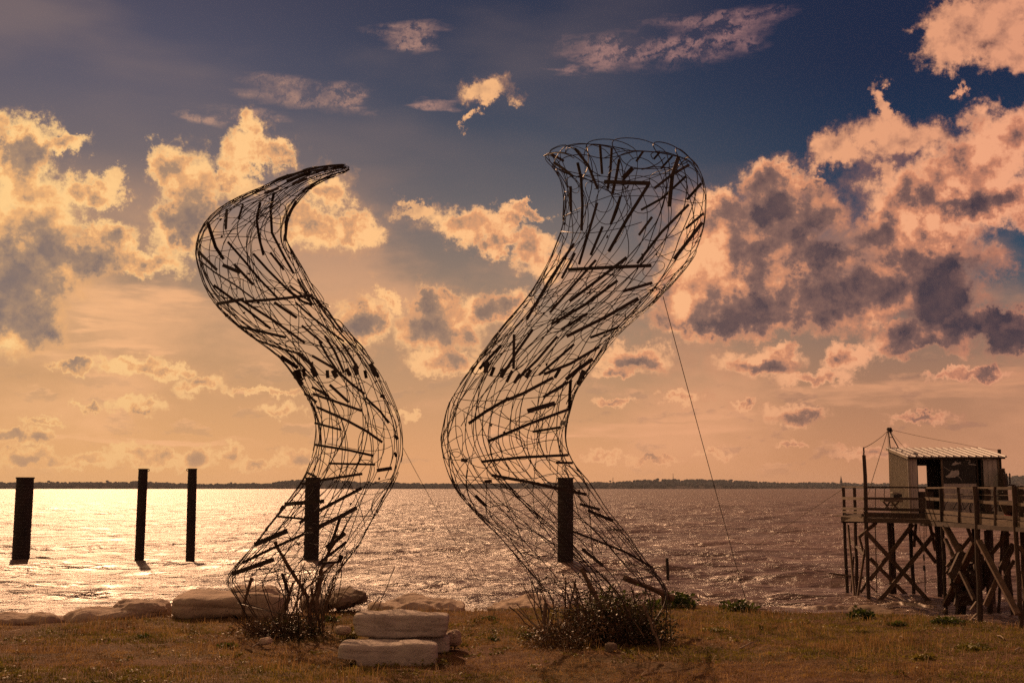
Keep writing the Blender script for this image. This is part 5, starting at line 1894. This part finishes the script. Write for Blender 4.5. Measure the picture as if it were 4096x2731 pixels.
hadd(MB().beam((rx0 + .02, fy + .02, rz_f - .04), (rx0 + .02, by, rz_b - .04), .10, .03, (0, 0, 1)), 'barge_board', 'tin')
hadd(MB().beam((rx0 + .06, fy + .05, rz_f - .05), (rx1 - .06, fy + .05, rz_f - .05), .06, .03, (0, 0, 1)), 'eaves_board', 'dark_wood')
# post behind the hut that holds the long cable
q0, q1 = PY(*ZB(2040, 368), 51.2), PY(*ZB(2050, 1150), 51.2)
o = MB().tube([q0, q0.lerp(q1, .5), q1], .075, 8).build('cable_post', M['post'])
tag(o, 'dark post rising behind the right corner of the hut, cable tied to its top', 'post')

# ------------------------------------------------------------------ things on the pier
def PB(x, y, Y): return PY(*ZB(x, y), Y)


tb = empty('picnic_table', (14.9, 47.6, DZ), 'small wooden table on crossed legs standing beside the hut', 'table')
for (x0, y0, x1, y1, w, nm) in ((558, 1012, 800, 1018, 24, 'table_top'), (575, 1020, 650, 1115, 18, 'leg'), (668, 1020, 592, 1120, 18, 'leg'), (680, 1020, 755, 1115, 18, 'leg'), (775, 1020, 692, 1120, 18, 'leg'), (600, 1070, 740, 1072, 10, 'stretcher')):
    wm = w / 3.153 * 47.6 / FSRC
    padd(MB().beam(PB(x0, y0, 47.6), PB(x1, y1, 47.6), .5 if nm == 'table_top' else .05, wm, (0, 1, 0)), nm, 'rail', parent=tb)
bx = empty('crate', PB(740, 1005, 47.5), 'dark open crate with a pale lid on the small table', 'crate')
c = PB(745, 950, 47.5)
padd(MB().box(c, (.32, .3, .12)), 'crate_body', 'black', parent=bx)
padd(MB().box(c + Vector((-.02, 0, .10)), (.34, .3, .05), Matrix.Rotation(.12, 3, 'Y')), 'lid', 'tin', parent=bx)
padd(MB().box(c + Vector((.01, 0, -.09)), (.2, .2, .06)), 'crate_foot', 'dark_wood', parent=bx)


def bicycle(cx, cyb, Y, label, seed, s=1.0):
    e = empty('bicycle', (PB(cx, cyb, Y).x, Y, DZ), label, 'bicycle', 'bicycles leaning on the hut')
    x0 = PB(cx, cyb, Y).x
    R = .33 * s
    zc = DZ + R + .03
    for sx, in ((-.48,), (.48,)):
        c = Vector((x0 + sx * s, Y, zc))
        ring = [c + Vector((math.cos(a) * R, 0, math.sin(a) * R)) for a in [k * math.pi / 12 for k in range(24)]]
        w = MB().tube(ring, .018, 5, closed=True).build('wheel', M['metal'])
        adopt(e, w)
        for k in range(8):
            a = k * math.pi / 4
            sp = MB().tube([c, c + Vector((math.cos(a) * R, 0, math.sin(a) * R))], .003, 3).build('spoke', M['tin'])
            sp.parent = w
    P_ = {'bb': Vector((x0 - .05, Y, zc - .03)), 'st': Vector((x0 - .2 * s, Y, zc + .45)), 'ht': Vector((x0 + .33 * s, Y, zc + .5)), 'rw': Vector((x0 - .48 * s, Y, zc)), 'fw': Vector((x0 + .48 * s, Y, zc)), 'hb': Vector((x0 + .36 * s, Y, zc + .62))}
    for a, b in (('bb', 'st'), ('st', 'ht'), ('ht', 'bb'), ('rw', 'bb'), ('rw', 'st'), ('fw', 'hb')):
        adopt(e, MB().tube([P_[a], P_[b]], .017, 6).build('frame_tube', M['metal']))
    adopt(e, MB().tube([P_['hb'] + Vector((-.04, -.25, .02)), P_['hb'], P_['hb'] + Vector((-.04, .25, .02))], .014, 6).build('handlebar', M['metal']))
    adopt(e, MB().box(P_['st'] + Vector((0, 0, .09)), (.24, .12, .05)).build('saddle', M['black']))


bicycle(1620, 1150, 47.6, 'pale spoked bicycle leaning on the hut under the black panel', 1)
bicycle(1960, 1180, 45.8, 'dark bicycle nearer the walkway, right of the pale planks', 2)
pot = empty('plant_pot', PB(2155, 1200, 43), 'tall tapered pot with a red base standing at the end of the hut', 'pot')
a, b = PB(2150, 1195, 43), PB(2150, 1070, 43)
padd(MB().tube([a, a.lerp(b, .3), b], [.10, .17, .27], 12), 'bowl', 'brace', parent=pot)
padd(MB().tube([a - Vector((0, 0, .10)), a + Vector((0, 0, .01))], [.14, .11], 12), 'pot_base', 'red', parent=pot)

jk = empty('scrap_stack', (19.3, 47.5, DZ), 'ragged upright stack of boards and dried reeds behind the hut corner', 'scrap stack')
rr = random.Random(8)
for k in range(22):
    x = rr.uniform(2058, 2120)
    yt = rr.uniform(600, 640) + max(0, (x - 2085)) * 3.6
    Y = rr.uniform(47.2, 48.4)
    p, q = PB(x + rr.uniform(-14, 14), yt, Y), PB(x + rr.uniform(-10, 25), rr.uniform(1000, 1150), Y)
    q.z = max(q.z, DZ)
    padd(MB().beam(p, q, rr.uniform(.03, .1), rr.uniform(.05, .16), (0, 1, 0)), 'board', 'beam', parent=jk)
rk = empty('metal_rack', PB(2150, 840, 46.5), 'thin bent metal rack standing right of the scrap stack', 'rack')
for pts in ([(2098, 672), (2130, 674), (2145, 830)], [(2160, 668), (2172, 680), (2176, 820)], [(2110, 820), (2240, 815)]):
    padd(MB().tube([PB(x, y, 46.5) for x, y in pts], .03, 6), 'bent_tube', 'metal', parent=rk)
bn = empty('storage_bin', PB(2290, 1100, 46), 'dark bin standing on the walkway at the right edge of the picture', 'bin')
a, b = PB(2268, 1180, 46), PB(2318, 885, 46)
padd(MB().box(((a.x + b.x) / 2 + .1, 46, (a.z + b.z) / 2), (b.x - a.x + .25, .5, b.z - a.z)), 'bin_body', 'black', parent=bn)
padd(MB().box(((a.x + b.x) / 2 + .1, 46, b.z + .02), (b.x - a.x + .3, .55, .06)), 'lid', 'dark_wood', parent=bn)

# wire fencing behind the front rails of the platform
fe = empty('wire_fencing', PY(*ZA(300, 670), P3Y + .2), 'diamond wire fencing stretched behind the front rails of the pier', 'wire fence')
mb = MB()
x0_, x1_ = PY(*ZA(290, 600), P3Y + .15).x, PY(*ZA(712, 600), P3Y + .15).x
z0_, z1_ = PY(*ZA(500, 668), P3Y + .15).z, PY(*ZA(500, 600), P3Y + .15).z
hh_ = z1_ - z0_
k = x0_ - hh_
while k < x1_:
    for s in (1, -1):
        a = Vector((k, P3Y + .15, z0_ if s > 0 else z1_))
        b = Vector((k + hh_, P3Y + .15, z1_ if s > 0 else z0_))
        for p, q in ((a, b),):
            if p.x < x0_:
                p = p.lerp(q, (x0_ - p.x) / (q.x - p.x))
            if q.x > x1_:
                q = p.lerp(q, (x1_ - p.x) / (q.x - p.x))
            mb.tube([p, q], .0035, 3, caps=False)
    k += .085
o = mb.build('mesh_wires', M['rope'])
o['kind'] = 'stuff'
adopt(fe, o)
for z in (z0_, z1_):
    adopt(fe, MB().tube([(x0_, P3Y + .15, z), (x1_, P3Y + .15, z)], .006, 4).build('edge_wire', M['rope']))


# ------------------------------------------------------------------ air over the estuary
mb = MB().box((0, 3500, 29.5), (27000, 7200, 71))
hz_ = mb.build('haze')
hz_['kind'] = 'stuff'
mh = bpy.data.materials.new('haze_air')
mh.use_nodes = True
mh.node_tree.nodes.clear()
ho = mh.node_tree.nodes.new('ShaderNodeOutputMaterial')
pv = mh.node_tree.nodes.new('ShaderNodeVolumePrincipled')
pv.inputs['Color'].default_value = (0.86, 0.90, 1.0, 1)
pv.inputs['Density'].default_value = 0.000032
mh.node_tree.links.new(pv.outputs[0], ho.inputs['Volume'])
hz_.data.materials.append(mh)
